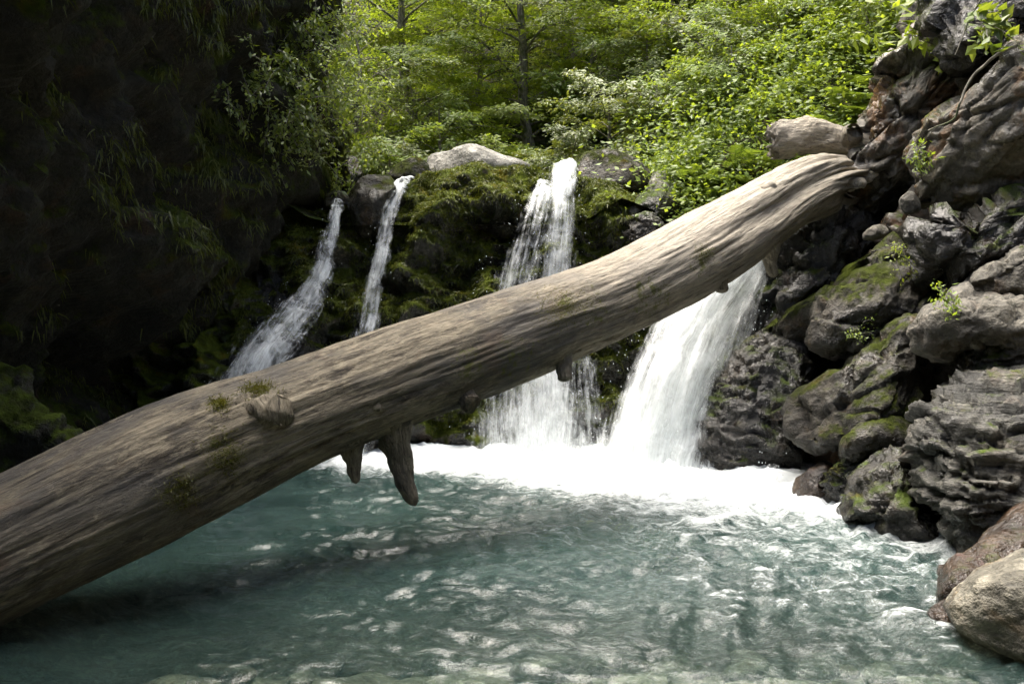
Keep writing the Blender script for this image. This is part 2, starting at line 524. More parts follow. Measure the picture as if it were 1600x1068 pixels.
# back wall that carries the falls
topx = np.array([-4.5, -3.0, -2.2, -1.95, -1.75, -1.45, -1.2, -1.0, -0.5, 0.1, 0.38, 0.75, 1.0, 1.5, 1.95, 2.2, 2.7, 3.3, 4.2, 5.5])
topz = np.array([2.5, 2.5, 2.6, 2.58, 2.78, 2.88, 2.90, 3.04, 3.13, 3.10, 3.03, 3.04, 2.92, 2.72, 2.42, 2.05, 2.0, 2.1, 2.3, 2.5])
NXW, NSW = 480, 260
wx = np.linspace(-4.5, 5.5, NXW); ws = np.linspace(0, 1, NSW)
WX, WS = np.meshgrid(wx, ws, indexing='ij'); WX = WX.ravel(); WS = WS.ravel()
TZ = np.interp(WX, topx, topz)
tv = np.clip(WS / 0.78, 0, 1); th_ = np.clip((WS - 0.78) / 0.22, 0, 1)
WZ = -1.2 + (TZ + 1.2) * tv
# face leans back towards the top and bulges in mossy tiers
yb = np.interp(WX, [-4.5, -2.6, -1.2, 0.2, 1.2, 2.0, 3.0, 5.5], [8.6, 9.0, 9.35, 9.45, 9.3, 9.05, 8.8, 8.5])
WY = yb + 0.75 * tv ** 1.6 * 1.0 + 0.25 * smooth(0.88, 1.0, tv)
WY = WY + th_ * 3.6
q = np.stack([WX, WY, WZ], -1)
tier = fbm(q * np.array([1.1, 0.9, 1.5]), 3)
f1, f2, rid, vec = worley(q * np.array([1.7, 1.7, 2.6]) + 0.25 * np.stack([tier] * 3, -1))
bul = 0.34 * tier + 0.40 * (0.5 - f1) + 0.10 * (_rnd[rid, 1] - 0.5) + 0.14 * (1 - 2 * np.abs(fbm(q * np.array([2.5, 2.5, 4.0]) + 4, 3))) + 0.03 * fbm(q * 9, 3)
front = 1 - smooth(0.70, 0.80, WS)
WV = q.copy()
WV[:, 1] -= bul * front * smooth(-0.5, 0.3, WZ + 0.4)
WV[:, 2] += bul * 0.35 * front + (0.10 * fbm(q * 2.0 + 3, 4)) * (1 - front)
WFc = grid_faces(NXW, NSW)
back = obj('cliff_back', mesh_np('cliff_back', WV, WFc), M_wall)
tag(back, 'low mossy rock step that the waterfalls pour over', 'cliff', kind='structure')
WALL_V, WALL_N = WV, vnormals(WV, WFc)
if WALL_N[:, 1].mean() > 0: WALL_N = -WALL_N

# right cliff backing: steep bank behind the single rocks
rp = catmull([(1.75, 9.9), (2.35, 9.3), (2.75, 8.3), (3.15, 7.3), (3.55, 6.3), (3.75, 5.2), (4.1, 3.5), (4.5, 1), (4.8, -3), (5.0, -7)], 260)
RZ = np.linspace(-1.2, 8.5, 240)
RU, RZ = np.meshgrid(np.arange(260), RZ, indexing='ij'); RU = RU.ravel(); RZ = RZ.ravel()
T_ = np.gradient(rp, axis=0); T_ /= np.linalg.norm(T_, axis=1)[:, None]
nr = np.stack([T_[:, 1], -T_[:, 0]], -1)[RU]
q = np.stack([rp[RU, 0], rp[RU, 1], RZ], -1)
lean = -0.42 * np.clip(RZ, 0, 3) - 0.22 * np.clip(RZ - 3, 0, 9)
lowend = smooth(8.3, 9.4, q[:, 1])
lean = lean - lowend * 0.9 * np.clip(RZ - 1.6, 0, 4)
V = q.copy(); V[:, :2] += nr * (-lean)[:, None] * np.where(nr[:, :1] < 0, -1, 1)
Fc = grid_faces(260, 240)
N = vnormals(V, Fc)
if N[:, 0].mean() > 0: Fc = Fc[:, ::-1]; N = -N
V = displace(V, N, 'crag', 0.20, 0.8, 3)
tag(obj('cliff_right', mesh_np('cliff_right', V, Fc), M_crag), 'craggy rock bank on the right side of the gorge', 'cliff', kind='structure')

# unseen mossy wall added behind the viewer to block sky light from there
DU, DZ = np.meshgrid(np.linspace(-7, 8, 120), np.linspace(-1.2, 9.0, 100), indexing='ij'); DU = DU.ravel(); DZ = DZ.ravel()
V = np.stack([DU, -6.2 - 0.10 * DZ + 0.05 * (DU ** 2) * -0.3, DZ], -1)
Fc = grid_faces(120, 100)
N = vnormals(V, Fc)
if N[:, 1].mean() < 0: Fc = Fc[:, ::-1]; N = -N
V = displace(V, N, 'crag', 0.5, 1.6, 5)
tag(obj('sky_blocker_wall', mesh_np('sky_blocker_wall', V, Fc), M_left), 'unseen mossy wall added behind the viewer to block sky light', 'cliff', kind='structure')

# ------------------------------------------------------------------ right bank rocks
rock('crag_rock', 'tall jointed crag with ochre stains that the log end leans against',
     [(1425, 15), (1402, 45), (1408, 70), (1372, 95), (1376, 122), (1352, 170), (1346, 215), (1318, 255), (1306, 300), (1324, 326), (1372, 330), (1408, 290), (1445, 240), (1505, 140), (1530, 90), (1540, -90), (1460, -100)],
     8.7, 0.55, M_crag, 'crag', 0.065, 0.50, 6, slope=(-0.0035, 0.0), back=0.9, center=(1425, 165))
rock('crag_rock', 'dark overhanging crag at the top right corner below the hanging leaves',
     [(1428, 22), (1480, -60), (1620, -110), (1740, -80), (1740, 60), (1640, 50), (1560, 92), (1500, 110), (1455, 70)], 7.7, 0.5, M_dark, 'crag', 0.08, 0.4, 5, slope=(-0.003, -0.002))
rock('rock_slab', 'smooth grey slab with rust stains at the right edge of the picture',
     [(1620, 35), (1560, 95), (1500, 150), (1448, 195), (1428, 235), (1424, 300), (1442, 362), (1490, 372), (1570, 320), (1700, 250), (1740, 120), (1700, 40)], 7.35, 0.42, M_crag, 'crag', 0.045, 0.6, 6, slope=(-0.003, 0.0015), back=0.8)
rock('crag_rock', 'dark broken crag below the rust stained slab',
     [(1424, 305), (1418, 350), (1438, 425), (1482, 455), (1545, 440), (1630, 385), (1720, 310), (1720, 235), (1580, 305), (1500, 350), (1450, 330)], 7.1, 0.4, M_dark, 'crag', 0.07, 0.4, 5, slope=(-0.0025, -0.001), back=0.8)
rock('mossy_ridge_rock', 'mossy ridge with pale worn crest running down from the crag',
     [(1402, 322), (1385, 375), (1352, 420), (1305, 452), (1270, 492), (1258, 545), (1292, 575), (1365, 540), (1425, 505), (1462, 455), (1446, 385), (1425, 335)], 7.75, 0.38, M_mossy, 'mossy', 0.075, 0.52, 6, slope=(-0.002, -0.002), back=0.7, center=(1365, 465))
rock('mossy_slab_rock', 'big slanting moss covered slab beside the pale boulder',
     [(1440, 488), (1385, 522), (1310, 575), (1245, 618), (1228, 652), (1250, 694), (1312, 700), (1385, 668), (1455, 640), (1495, 580), (1475, 505)], 7.15, 0.42, M_mossy, 'mossy', 0.070, 0.55, 6, slope=(-0.002, -0.001), back=0.7, center=(1370, 610))
rock('boulder', 'pale rounded boulder jutting out above the layered rock',
     [(1416, 512), (1428, 488), (1478, 466), (1512, 454), (1565, 460), (1650, 462), (1680, 520), (1570, 556), (1512, 548), (1482, 560), (1440, 548)], 6.4, 0.36, M_pale, 'mossy', 0.06, 0.34, 5, slope=(-0.0012, 0), back=0.6, cat='boulder')
rock('boulder', 'pale boulder at the right edge resting on the jutting one',
     [(1510, 450), (1528, 428), (1552, 408), (1602, 380), (1690, 352), (1720, 430), (1620, 486), (1545, 474)], 6.6, 0.34, M_pale, 'mossy', 0.06, 0.34, 5, slope=(-0.0012, 0), back=0.6, cat='boulder')
rock('ledge_rock', 'small layered ledge above the two pale boulders',
     [(1508, 392), (1540, 376), (1600, 352), (1680, 325), (1690, 365), (1600, 400), (1545, 424), (1515, 415)], 6.95, 0.25, M_slate, 'slate', 0.04, 0.3, 5, slope=(-0.001, 0), back=0.5)
rock('boulder', 'dark mossy boulder tucked under the pale jutting boulder',
     [(1500, 566), (1518, 532), (1556, 515), (1592, 486), (1640, 470), (1730, 510), (1740, 590), (1610, 598), (1530, 588)], 6.35, 0.32, M_mossy, 'slate', 0.05, 0.4, 5, slope=(-0.001, 0), back=0.6, cat='boulder')
rock('layered_rock', 'large grey layered rock with flaking ledges above the water',
     [(1410, 668), (1430, 640), (1456, 608), (1494, 588), (1524, 574), (1590, 570), (1740, 584), (1790, 720), (1760, 880), (1600, 900), (1515, 872), (1478, 846), (1438, 786), (1414, 728)], 5.95, 0.62, M_slate, 'slate', 0.075, 0.62, 6, slope=(-0.0012, -0.0012), back=0.6, center=(1560, 730))
rock('boulder', 'small rounded boulder with mossy cap beneath the big slab',
     [(1308, 704), (1320, 680), (1344, 656), (1388, 646), (1424, 662), (1428, 700), (1372, 712), (1330, 722)], 6.85, 0.25, M_mossy, 'smooth', 0.05, 0.3, 5, cat='boulder')
rock('boulder', 'wet brown boulder at the splash line below the mossy slab',
     [(1238, 778), (1250, 742), (1290, 724), (1312, 750), (1308, 800), (1262, 800)], 7.2, 0.28, M_red, 'smooth', 0.05, 0.25, 5, cat='boulder', slope=(-0.002, 0))
rock('boulder', 'wet dark boulder with white glint at the foot of the layered rock',
     [(1298, 800), (1318, 755), (1352, 722), (1402, 704), (1440, 735), (1460, 800), (1500, 868), (1420, 862), (1345, 836)], 6.45, 0.4, M_dark, 'crag', 0.035, 0.35, 5, cat='boulder', slope=(-0.002, -0.001))
rock('boulder', 'dark wet stone wedged between the brown boulder and mossy slab',
     [(1285, 745), (1310, 716), (1350, 700), (1372, 720), (1350, 760), (1318, 790), (1292, 785)], 6.95, 0.3, M_dark, 'slate', 0.03, 0.3, 5, cat='boulder')
rock('wet_rock', 'glistening wet rock face just right of the main waterfall',
     [(1165, 545), (1205, 505), (1262, 482), (1300, 560), (1262, 640), (1252, 705), (1262, 790), (1160, 785), (1070, 770), (1078, 650), (1120, 585)], 8.35, 0.32, M_dark, 'slate', 0.036, 0.42, 6, slope=(-0.0025, -0.002), back=0.9, center=(1180, 650))
rock('wet_rock', 'black shaded rock ledge under the upper end of the log',
     [(1205, 372), (1265, 335), (1335, 322), (1402, 340), (1400, 420), (1318, 475), (1245, 512), (1172, 560), (1150, 490), (1180, 415)], 8.9, 0.35, M_dark, 'crag', 0.08, 0.4, 5, slope=(-0.002, -0.001), back=0.9, center=(1280, 420))
M_green = rock_mat('green_mossy_slope_rock', (0.022, 0.019, 0.013), (0.050, 0.043, 0.031), moss=0.62, moss_col=(0.034, 0.042, 0.006), moss_up=0.5, wet=0.3, pale=0.2)
rock('mossy_slope_rock', 'long green mossy slope running down behind the upper end of the log',
     [(1160, 556), (1205, 508), (1280, 455), (1340, 402), (1392, 362), (1422, 385), (1385, 440), (1320, 492), (1262, 528), (1200, 572)], 8.3, 0.22, M_green, 'mossy', 0.05, 0.5, 5, slope=(-0.0022, -0.001), back=0.7, center=(1300, 462))
rock('stone', 'small round grey stone on the mossy ledge under the crag', [(1348, 372), (1358, 356), (1378, 350), (1388, 362), (1374, 374)], 8.2, 0.09, M_pale, 'smooth', 0.02, 0.12, 4, cat='stone')
rock('stone', 'pale stone lodged in the crack beside the rust stained slab', [(1414, 252), (1420, 234), (1432, 226), (1444, 240), (1440, 262), (1422, 264)], 7.55, 0.09, M_pale, 'smooth', 0.02, 0.12, 4, cat='stone')
rock('stone', 'pinkish stone wedged below the tall crag', [(1404, 312), (1420, 298), (1434, 306), (1436, 328), (1416, 334)], 7.6, 0.10, M_pale, 'smooth', 0.02, 0.15, 4, cat='stone')
rock('boulder', 'red brown wet boulder behind the tan boulder at lower right',
     [(1428, 916), (1440, 894), (1500, 872), (1552, 822), (1602, 782), (1720, 740), (1780, 880), (1640, 930), (1560, 935), (1500, 934), (1450, 940)], 5.0, 0.38, M_red, 'smooth', 0.06, 0.35, 5, cat='boulder', slope=(-0.0005, -0.003), back=0.5, center=(1570, 880))
rock('boulder', 'big tan boulder in the lower right corner with mossy side',
     [(1476, 962), (1490, 932), (1532, 890), (1602, 860), (1740, 826), (1820, 940), (1780, 1080), (1640, 1050), (1530, 1002)], 4.35, 0.42, M_fore, 'smooth', 0.055, 0.3, 6, cat='boulder', slope=(-0.0004, -0.0016), back=0.6, center=(1620, 950))
rock('stone', 'dark red wet stone at the toe of the tan boulder', [(1448, 962), (1462, 944), (1490, 934), (1512, 955), (1504, 985), (1470, 985)], 4.55, 0.12, M_red, 'smooth', 0.02, 0.2, 5, cat='stone', slope=(0, -0.002))

# ------------------------------------------------------------------ rocks on top of the step and on the left
rock('boulder', 'long pale grey boulder lying on top of the mossy step',
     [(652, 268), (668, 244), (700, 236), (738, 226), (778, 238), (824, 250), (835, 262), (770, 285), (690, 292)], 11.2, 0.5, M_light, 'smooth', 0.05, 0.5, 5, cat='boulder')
rock('boulder', 'mossy brown boulder just left of the pale one', [(608, 276), (622, 254), (650, 246), (672, 258), (668, 284), (630, 292)], 10.9, 0.3, M_mossy, 'smooth', 0.04, 0.35, 5, cat='boulder')
rock('boulder', 'angular mossy boulder between the two thin waterfalls', [(545, 315), (556, 286), (590, 268), (616, 274), (618, 300), (604, 345), (580, 372), (552, 360)], 10.0, 0.35, M_mossy, 'smooth', 0.06, 0.35, 5, cat='boulder')
rock('boulder', 'upright mossy boulder at the foot of the left cliff corner', [(536, 290), (540, 252), (556, 246), (568, 262), (566, 285), (556, 320), (540, 322)], 10.6, 0.25, M_mossy, 'smooth', 0.04, 0.3, 5, cat='boulder')
rock('boulder', 'small mossy boulder at the lip of the leftmost waterfall', [(506, 318), (512, 303), (524, 298), (540, 304), (548, 316), (530, 325), (512, 325)], 10.05, 0.16, M_mossy, 'smooth', 0.03, 0.2, 5, cat='boulder')
rock('boulder', 'mossy wedge shaped boulder right of the middle waterfall', [(900, 268), (912, 240), (950, 232), (985, 244), (1018, 268), (1030, 290), (1008, 306), (960, 302), (920, 296)], 10.7, 0.4, M_mossy, 'smooth', 0.05, 0.4, 5, cat='boulder')
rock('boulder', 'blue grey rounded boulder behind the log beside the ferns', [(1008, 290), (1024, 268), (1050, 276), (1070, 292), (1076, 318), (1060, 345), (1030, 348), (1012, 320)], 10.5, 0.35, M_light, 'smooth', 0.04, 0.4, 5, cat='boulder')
rock('boulder', 'wet rounded boulder with pale shining top right of the middle waterfall', [(986, 320), (1000, 303), (1030, 297), (1056, 308), (1062, 335), (1040, 352), (1006, 348)], 10.0, 0.28, M_dark, 'smooth', 0.04, 0.3, 5, cat='boulder')
rock('stone', 'small blue grey stone among the mossy ledges', [(980, 332), (986, 322), (996, 319), (1004, 328), (1000, 338), (986, 340)], 9.75, 0.08, M_pale, 'smooth', 0.015, 0.1, 4, cat='stone')
rock('boulder', 'wet dark stone half hidden behind the log by the small chute', [(1066, 340), (1074, 318), (1092, 312), (1112, 322), (1108, 350), (1080, 358)], 10.2, 0.22, M_dark, 'smooth', 0.04, 0.25, 5, cat='boulder')
rock('wet_rock', 'lumpy wet rock right of the middle waterfall under the moss', [(968, 350), (990, 334), (1018, 332), (1044, 350), (1056, 380), (1020, 392), (985, 380)], 9.65, 0.2, M_dark, 'slate', 0.03, 0.25, 5)
rock('wet_rock', 'glistening wet rock face left of the leftmost waterfall',
     [(408, 356), (440, 332), (500, 322), (536, 330), (548, 420), (530, 560), (470, 700), (330, 740), (270, 700), (320, 560), (378, 430)], 9.75, 0.45, M_dark, 'slate', 0.07, 0.4, 5, slope=(0.001, -0.0028), back=0.9, center=(440, 530))
rock('boulder', 'dark mossy boulder at the left edge behind the log',
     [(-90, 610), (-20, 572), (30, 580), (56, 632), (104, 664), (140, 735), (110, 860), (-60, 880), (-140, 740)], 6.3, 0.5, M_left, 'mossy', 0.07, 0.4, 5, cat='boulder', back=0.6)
# ------------------------------------------------------------------ pool water
M_water = None
def make_water_mat():
    t = NT('pool_water')
    pos = t.n('ShaderNodeNewGeometry').outputs['Position']
    dep = t.attr('depth'); foam = t.attr('foam')
    wv = t.scalev(pos, (1.0, 1.6, 1.0))
    n1 = t.noise(wv, 12.0, 5, 0.65, 0.8)
    n2 = t.noise(wv, 26.0, 3, 0.6, 0.3)
    chp = t.attr('chop')
    nb = t.bump(t.math('MULTIPLY', n1, chp), 0.5, 0.040)
    nb = t.bump(t.math('MULTIPLY', n2, chp), 0.45, 0.014, nb)
    fr = t.n('ShaderNodeFresnel', {'IOR': 1.33, 'Normal': nb}).outputs[0]
    turb = t.math('SUBTRACT', 1.0, t.math('POWER', 2.718, t.math('MULTIPLY', dep, -1.8)))
    body = t.n('ShaderNodeBsdfDiffuse', {'Color': t.mix(t.ramp(t.noise(pos, 1.2, 4, 0.6), 0.35, 0.65), (0.015, 0.033, 0.030), (0.030, 0.056, 0.050))})
    trn = t.n('ShaderNodeBsdfTransparent', {'Color': (0.84, 0.95, 0.90, 1)})
    inner = t.n('ShaderNodeMixShader', {0: turb, 1: trn.outputs[0], 2: body.outputs[0]})
    gl = t.n('ShaderNodeBsdfGlossy', {'Color': (1, 1, 1, 1), 'Roughness': 0.15, 'Normal': nb})
    wat = t.n('ShaderNodeMixShader', {0: fr, 1: inner.outputs[0], 2: gl.outputs[0]})
    # aerated water: foam breaks up in ragged flecks and streaks
    fn = t.noise(t.scalev(pos, (1.0, 1.5, 1.0)), 4.2, 9, 0.68, 0.9)
    fn2 = t.noise(t.scalev(pos, (1.0, 1.7, 1.0)), 15.0, 8, 0.72, 1.2)
    fx = t.math('ADD', foam, t.math('ADD', t.math('MULTIPLY', t.math('SUBTRACT', fn, 0.5), 1.45), t.math('MULTIPLY', t.math('SUBTRACT', fn2, 0.5), 1.1)))
    fm = t.ramp(fx, 0.30, 1.25)
    fd = t.n('ShaderNodeBsdfDiffuse', {'Color': (0.86, 0.90, 0.90, 1), 'Normal': nb})
    ft = t.n('ShaderNodeBsdfTranslucent', {'Color': (0.80, 0.88, 0.88, 1)})
    fs = t.n('ShaderNodeMixShader', {0: 0.2, 1: fd.outputs[0], 2: ft.outputs[0]})
    return t.surf(t.n('ShaderNodeMixShader', {0: fm, 1: wat.outputs[0], 2: fs.outputs[0]}))


M_water = make_water_mat()


def seg_dist(x, y, pts):
    d = np.full(len(x), 99.0)
    for (x0, y0), (x1, y1) in zip(pts[:-1], pts[1:]):
        vx, vy = x1 - x0, y1 - y0
        t = np.clip(((x - x0) * vx + (y - y0) * vy) / (vx * vx + vy * vy), 0, 1)
        d = np.minimum(d, np.hypot(x - x0 - t * vx, y - y0 - t * vy))
    return d


nx, ny = 520, 430
wxs = np.linspace(-5.6, 4.6, nx)
wys = 1.0 + 8.7 * (np.linspace(0, 1, ny) ** 1.35)
WXg, WYg = np.meshgrid(wxs, wys, indexing='ij'); X = WXg.ravel(); Y = WYg.ravel()
p3 = np.stack([X, Y, 0 * X], -1)
base_line = [(-1.15, 8.9), (0.2, 8.75), (0.95, 8.45), (1.75, 8.05)]
bank = [(1.5, 8.1), (2.2, 7.5), (2.55, 6.75), (2.95, 6.0), (3.2, 5.6)]
dB = seg_dist(X, Y, base_line); dK = seg_dist(X, Y, bank)
dF = seg_dist(X, Y, [(0.95, 8.4), (1.5, 8.2)])
dL = seg_dist(X, Y, [(-3.2, 8.3), (-2.4, 8.6)])
flow = np.exp(-(((X - 0.9) / 1.5) ** 2)) * smooth(4.0, 8.0, Y)
turbz = np.exp(-dB / 0.9) + 0.55 * np.exp(-dK / 0.45) + 0.35 * np.exp(-dL / 0.5)
warp = p3 + 0.25 * np.stack([fbm(p3 * 0.9 + 2, 3), fbm(p3 * 0.9 + 9, 3), 0 * X], -1)
sw = np.array([1.0, 1.35, 1.0])
calm = 0.42 + 0.58 * smooth(-2.4, 0.6, X + 0.25 * (Y - 5))
ch = 0.045 * fbm(warp * sw * 1.5, 3) + 0.030 * (1 - 2.2 * np.abs(fbm(warp * sw * 2.8 + 3, 3))) + 0.019 * fbm(warp * sw * 6.0, 3)
Z = ch * calm * (0.75 + 0.8 * np.exp(-dK / 0.8)) + turbz * (0.03 + 0.055 * fbm(warp * 2.2 + 7, 3) + 0.03 * fbm(p3 * 8, 3))
Z += 0.05 * np.exp(-(dF / 0.35) ** 2)
bz = bed_z(X, Y)
depth = np.clip(-bz, 0.02, 3)
foam = 1.35 * np.exp(-(dB / 0.85) ** 2) + 0.45 * np.exp(-(dF / 0.9) ** 2) + 0.34 * np.exp(-(dK / 0.30) ** 2) + 0.20 * np.exp(-dK / 0.7)
foam += 0.58 * np.exp(-dB / 2.0) + 0.25 * np.exp(-(dL / 0.5) ** 2)
foam += 0.20 * smooth(-0.5, 1.8, X) * smooth(2.5, 5, Y) + 0.10 * smooth(-1.8, 0.4, X)
foam += 0.7 * np.clip(ch * calm * 11 - 0.25, 0, 0.35)      # white caps on the crests
zone = np.maximum(smooth(-1.2, 1.5, X + 0.30 * (Y - 5)), np.exp(-(dB / 1.3) ** 2))
foam -= 0.10 + 0.55 * (1 - zone)
pool = obj('pool', mesh_np('pool', np.stack([X, Y, Z], -1), grid_faces(nx, ny), True, {'depth': depth, 'foam': foam, 'chop': 0.35 + 0.65 * zone}), M_water)
tag(pool, 'choppy teal pool with white foam under the falls', 'pool', kind='structure')

# stones lying on the bed in the shallow near water
st_lab = 'pale stone lying on the stream bed under the near water'
U, Fi = ico(3)
for i in range(34):
    x = RNG.uniform(-2.4, 1.9); y = RNG.uniform(3.5, 5.1)
    s = RNG.uniform(0.05, 0.14) * (1.25 if i % 5 == 0 else 1)
    V = U * np.array([s * RNG.uniform(0.9, 1.6), s, s * RNG.uniform(0.35, 0.6)])
    V = V @ rotm(RNG.normal(0, .2), RNG.normal(0, .2), RNG.uniform(0, 6)).T
    V = displace(V, U, 'smooth', 0.25 * s, s * 1.2, i)
    b = np.array([x, y, float(bed_z(np.array(x), np.array(y)))])
    tag(obj('stone', mesh_np('stone', V + [0, 0, 0.03 - V[:, 2].min() * 0.5], Fi), M_fore if i % 3 else M_pale, loc=b), st_lab, 'stone', 'stones under the near water')

# ------------------------------------------------------------------ the fallen log
def wood_mat(name, light, dark, moss=0.0):
    t = NT(name)
    g = t.attr('grain', 'Vector')
    pos = t.n('ShaderNodeNewGeometry').outputs['Position']
    st = t.noise(t.scalev(g, (1, 1, 0.22)), 40, 8, 0.75, 0.3)
    st2 = t.noise(t.scalev(g, (1, 1, 0.34)), 8, 8, 0.72, 0.6)
    big = t.noise(t.scalev(g, (1, 1, 0.5)), 2.2, 5, 0.6, 0.4)
    ck = t.noise(t.scalev(g, (1, 1, 0.05)), 60, 5, 0.65, 0.1)
    bl = t.noise(t.scalev(g, (1, 1, 0.45)), 22, 8, 0.78, 0.9)
    wh = t.attr('pale')
    L2 = tuple(0.55 * a for a in light)
    col = t.mix(t.ramp(st2, 0.34, 0.56), dark, L2)
    col = t.mix(t.ramp(t.math('ADD', st, t.math('MULTIPLY', t.math('SUBTRACT', big, 0.5), 0.9)), 0.46, 0.66), col, light)
    col = t.mix(t.math('MULTIPLY', t.ramp(bl, 0.52, 0.64), 0.75), col, light)
    col = t.mix(t.math('MULTIPLY', t.ramp(big, 0.52, 0.36), 0.6), col, (0.060, 0.060, 0.062))
    col = t.mix(t.math('MULTIPLY', t.ramp(t.noise(g, 3.3, 4, 0.6, 0.5), 0.58, 0.7), 0.35), col, (0.12, 0.075, 0.045))
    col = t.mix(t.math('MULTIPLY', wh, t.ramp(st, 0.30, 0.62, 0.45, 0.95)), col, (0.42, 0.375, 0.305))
    col = t.mix(t.math('MULTIPLY', t.ramp(ck, 0.44, 0.33), 0.85), col, (0.025, 0.02, 0.016))
    ms = t.attr('mossy')
    mk = t.ramp(t.math('ADD', ms, t.math('MULTIPLY', t.math('SUBTRACT', t.noise(pos, 16, 6, 0.7), 0.5), 1.6)), 0.55, 0.75)
    col = t.mix(t.math('MULTIPLY', mk, 0.85), col, t.mix(t.noise(pos, 40, 3), (0.045, 0.05, 0.008), (0.13, 0.14, 0.02)))
    h = t.math('ADD', t.math('MULTIPLY', st, 0.8), t.math('ADD', t.math('MULTIPLY', ck, 0.5), t.math('MULTIPLY', st2, 1.0)))
    h = t.math('ADD', h, t.math('MULTIPLY', bl, 0.5))
    nb = t.bump(h, 1.0, 0.034)
    nb = t.bump(t.noise(pos, 70, 4, 0.7), 0.5, 0.006, nb)
    return t.surf(t.n('ShaderNodeBsdfPrincipled', {'Base Color': col, 'Roughness': 0.78, 'Normal': nb, 'Specular IOR Level': 0.3}))


M_wood = wood_mat('weathered_driftwood', (0.250, 0.215, 0.155), (0.032, 0.026, 0.020))

# stations: px, top edge, bottom edge measured on the photograph
stn = np.array([(-330, 890, 1150), (-160, 812, 1064), (0, 735, 976), (100, 690, 930), (200, 642, 882), (270, 613, 845), (335, 590, 808), (400, 577, 772), (470, 556, 738), (560, 524, 702),
                (650, 492, 667), (720, 470, 640), (800, 446, 607), (880, 421, 574), (950, 398, 542), (1030, 357, 502), (1100, 316, 466), (1150, 289, 432), (1200, 262, 392), (1240, 247, 358), (1275, 240, 338), (1300, 243, 324), (1320, 250, 312)], float)
slope_px = np.gradient((stn[:, 1] + stn[:, 2]) / 2, stn[:, 0])
cosv = 1 / np.sqrt(1 + slope_px ** 2)
inv = np.interp(stn[:, 0], [-330, 0, 1290, 1340], [0.2555, 0.2273, 0.1150, 0.1128])
dd = 1 / inv
cp = P(stn[:, 0], (stn[:, 1] + stn[:, 2]) / 2, dd)
rad = 0.945 * (stn[:, 2] - stn[:, 1]) * cosv / 2 * dd / F
pr = catmull(np.hstack([cp, rad[:, None]]), 540)
k = np.ones(41) / 41
for c in range(4):
    e = np.pad(pr[:, c], 20, mode='reflect', reflect_type='odd'); pr[:, c] = np.convolve(e, k, 'valid')
path, rr = pr[:, :3], pr[:, 3]
NS = 168
T_ = np.gradient(path, axis=0); T_ /= np.linalg.norm(T_, axis=1)[:, None]
A_ = np.cross(T_, [0, 0, 1.0]); A_ /= np.linalg.norm(A_, axis=1)[:, None]     # towards the viewer
B_ = np.cross(A_, T_)
if B_[0, 2] < 0: B_ = -B_
if A_[0, 1] > 0: A_ = -A_
arc = np.concatenate([[0], np.cumsum(np.linalg.norm(np.diff(path, axis=0), axis=1))])
TH = np.arange(NS) * 2 * math.pi / NS
c_, s_ = np.cos(TH), np.sin(TH)
ring = np.stack([np.repeat(arc, NS), np.tile(c_, len(arc)), np.tile(s_, len(arc))], -1)
grain = np.stack([np.tile(c_, len(arc)) * 0.35, np.tile(s_, len(arc)) * 0.35, np.repeat(arc, NS)], -1)
spir = grain.copy()
d_r = 0.018 * fbm(np.stack([ring[:, 1] * 1.1, ring[:, 2] * 1.1, ring[:, 0] * 0.55], -1) + 3, 3)
d_r += 0.014 * fbm(np.stack([ring[:, 1] * 3.5, ring[:, 2] * 3.5, ring[:, 0] * 0.8], -1) + 8, 3)
d_r += 0.007 * (1 - 2 * np.abs(fbm(np.stack([ring[:, 1] * 9, ring[:, 2] * 9, ring[:, 0] * 1.1], -1) + 1, 3)))
d_r += 0.0035 * fbm(np.stack([ring[:, 1] * 26, ring[:, 2] * 26, ring[:, 0] * 4], -1), 3)
sE = arc[-1] - ring[:, 0]
flare = smooth(1.6, 0.0, sE)
# splintered root end: deep flutes
d_r += flare * 0.05 * (fbm(np.stack([ring[:, 1] * 2.6, ring[:, 2] * 2.6, ring[:, 0] * 0.4], -1) + 21, 3))
d_r += flare ** 2 * 0.035 * (1 - 2 * np.abs(fbm(np.stack([ring[:, 1] * 5, ring[:, 2] * 5, ring[:, 0] * 0.6], -1) + 30, 3)))
# a long hollow runs along the upper part of the trunk, seen on the right
vv = np.arctan2(ring[:, 2], ring[:, 1])
d_r -= 0.05 * np.exp(-((vv - 0.35) / 0.28) ** 2) * smooth(2.6, 1.4, sE) * smooth(0.2, 0.7, sE)
Rr = np.repeat(rr, NS) + d_r
_pxs = 800 + F * path[:, 0] / (path[:, 1] * math.cos(PITCH) - (path[:, 2] - CAMZ) * math.sin(PITCH))
KNOT = (arc[int(np.argmin(np.abs(_pxs - 396)))], 0.60)
endt = np.repeat(np.linspace(0, 1, len(arc)), NS)
rgc = np.random.default_rng(44)
for _ in range(46):
    v0, a0, ln = rgc.uniform(-0.9, 2.2), rgc.uniform(0.2, arc[-1]), rgc.uniform(0.25, 1.1)
    dv = vv - v0 - 0.10 * (ring[:, 0] - a0) - 0.03 * np.sin(ring[:, 0] * 7 + v0 * 9)
    Rr = Rr - rgc.uniform(0.006, 0.016) * np.exp(-(dv / 0.028) ** 2) * np.clip(1 - ((ring[:, 0] - a0) / ln) ** 2, 0, 1)
kn = np.exp(-((ring[:, 0] - KNOT[0]) / 0.20) ** 2 - ((vv - KNOT[1]) / 0.36) ** 2)
Rr = Rr + 0.032 * kn + 0.018 * kn * fbm(np.stack([ring[:, 1] * 9, ring[:, 2] * 9, ring[:, 0] * 7], -1), 3)
Rr = np.where(sE < 0.05, Rr * (0.86 + 0.14 * np.sqrt(np.clip(sE / 0.05, 0, 1))), Rr)
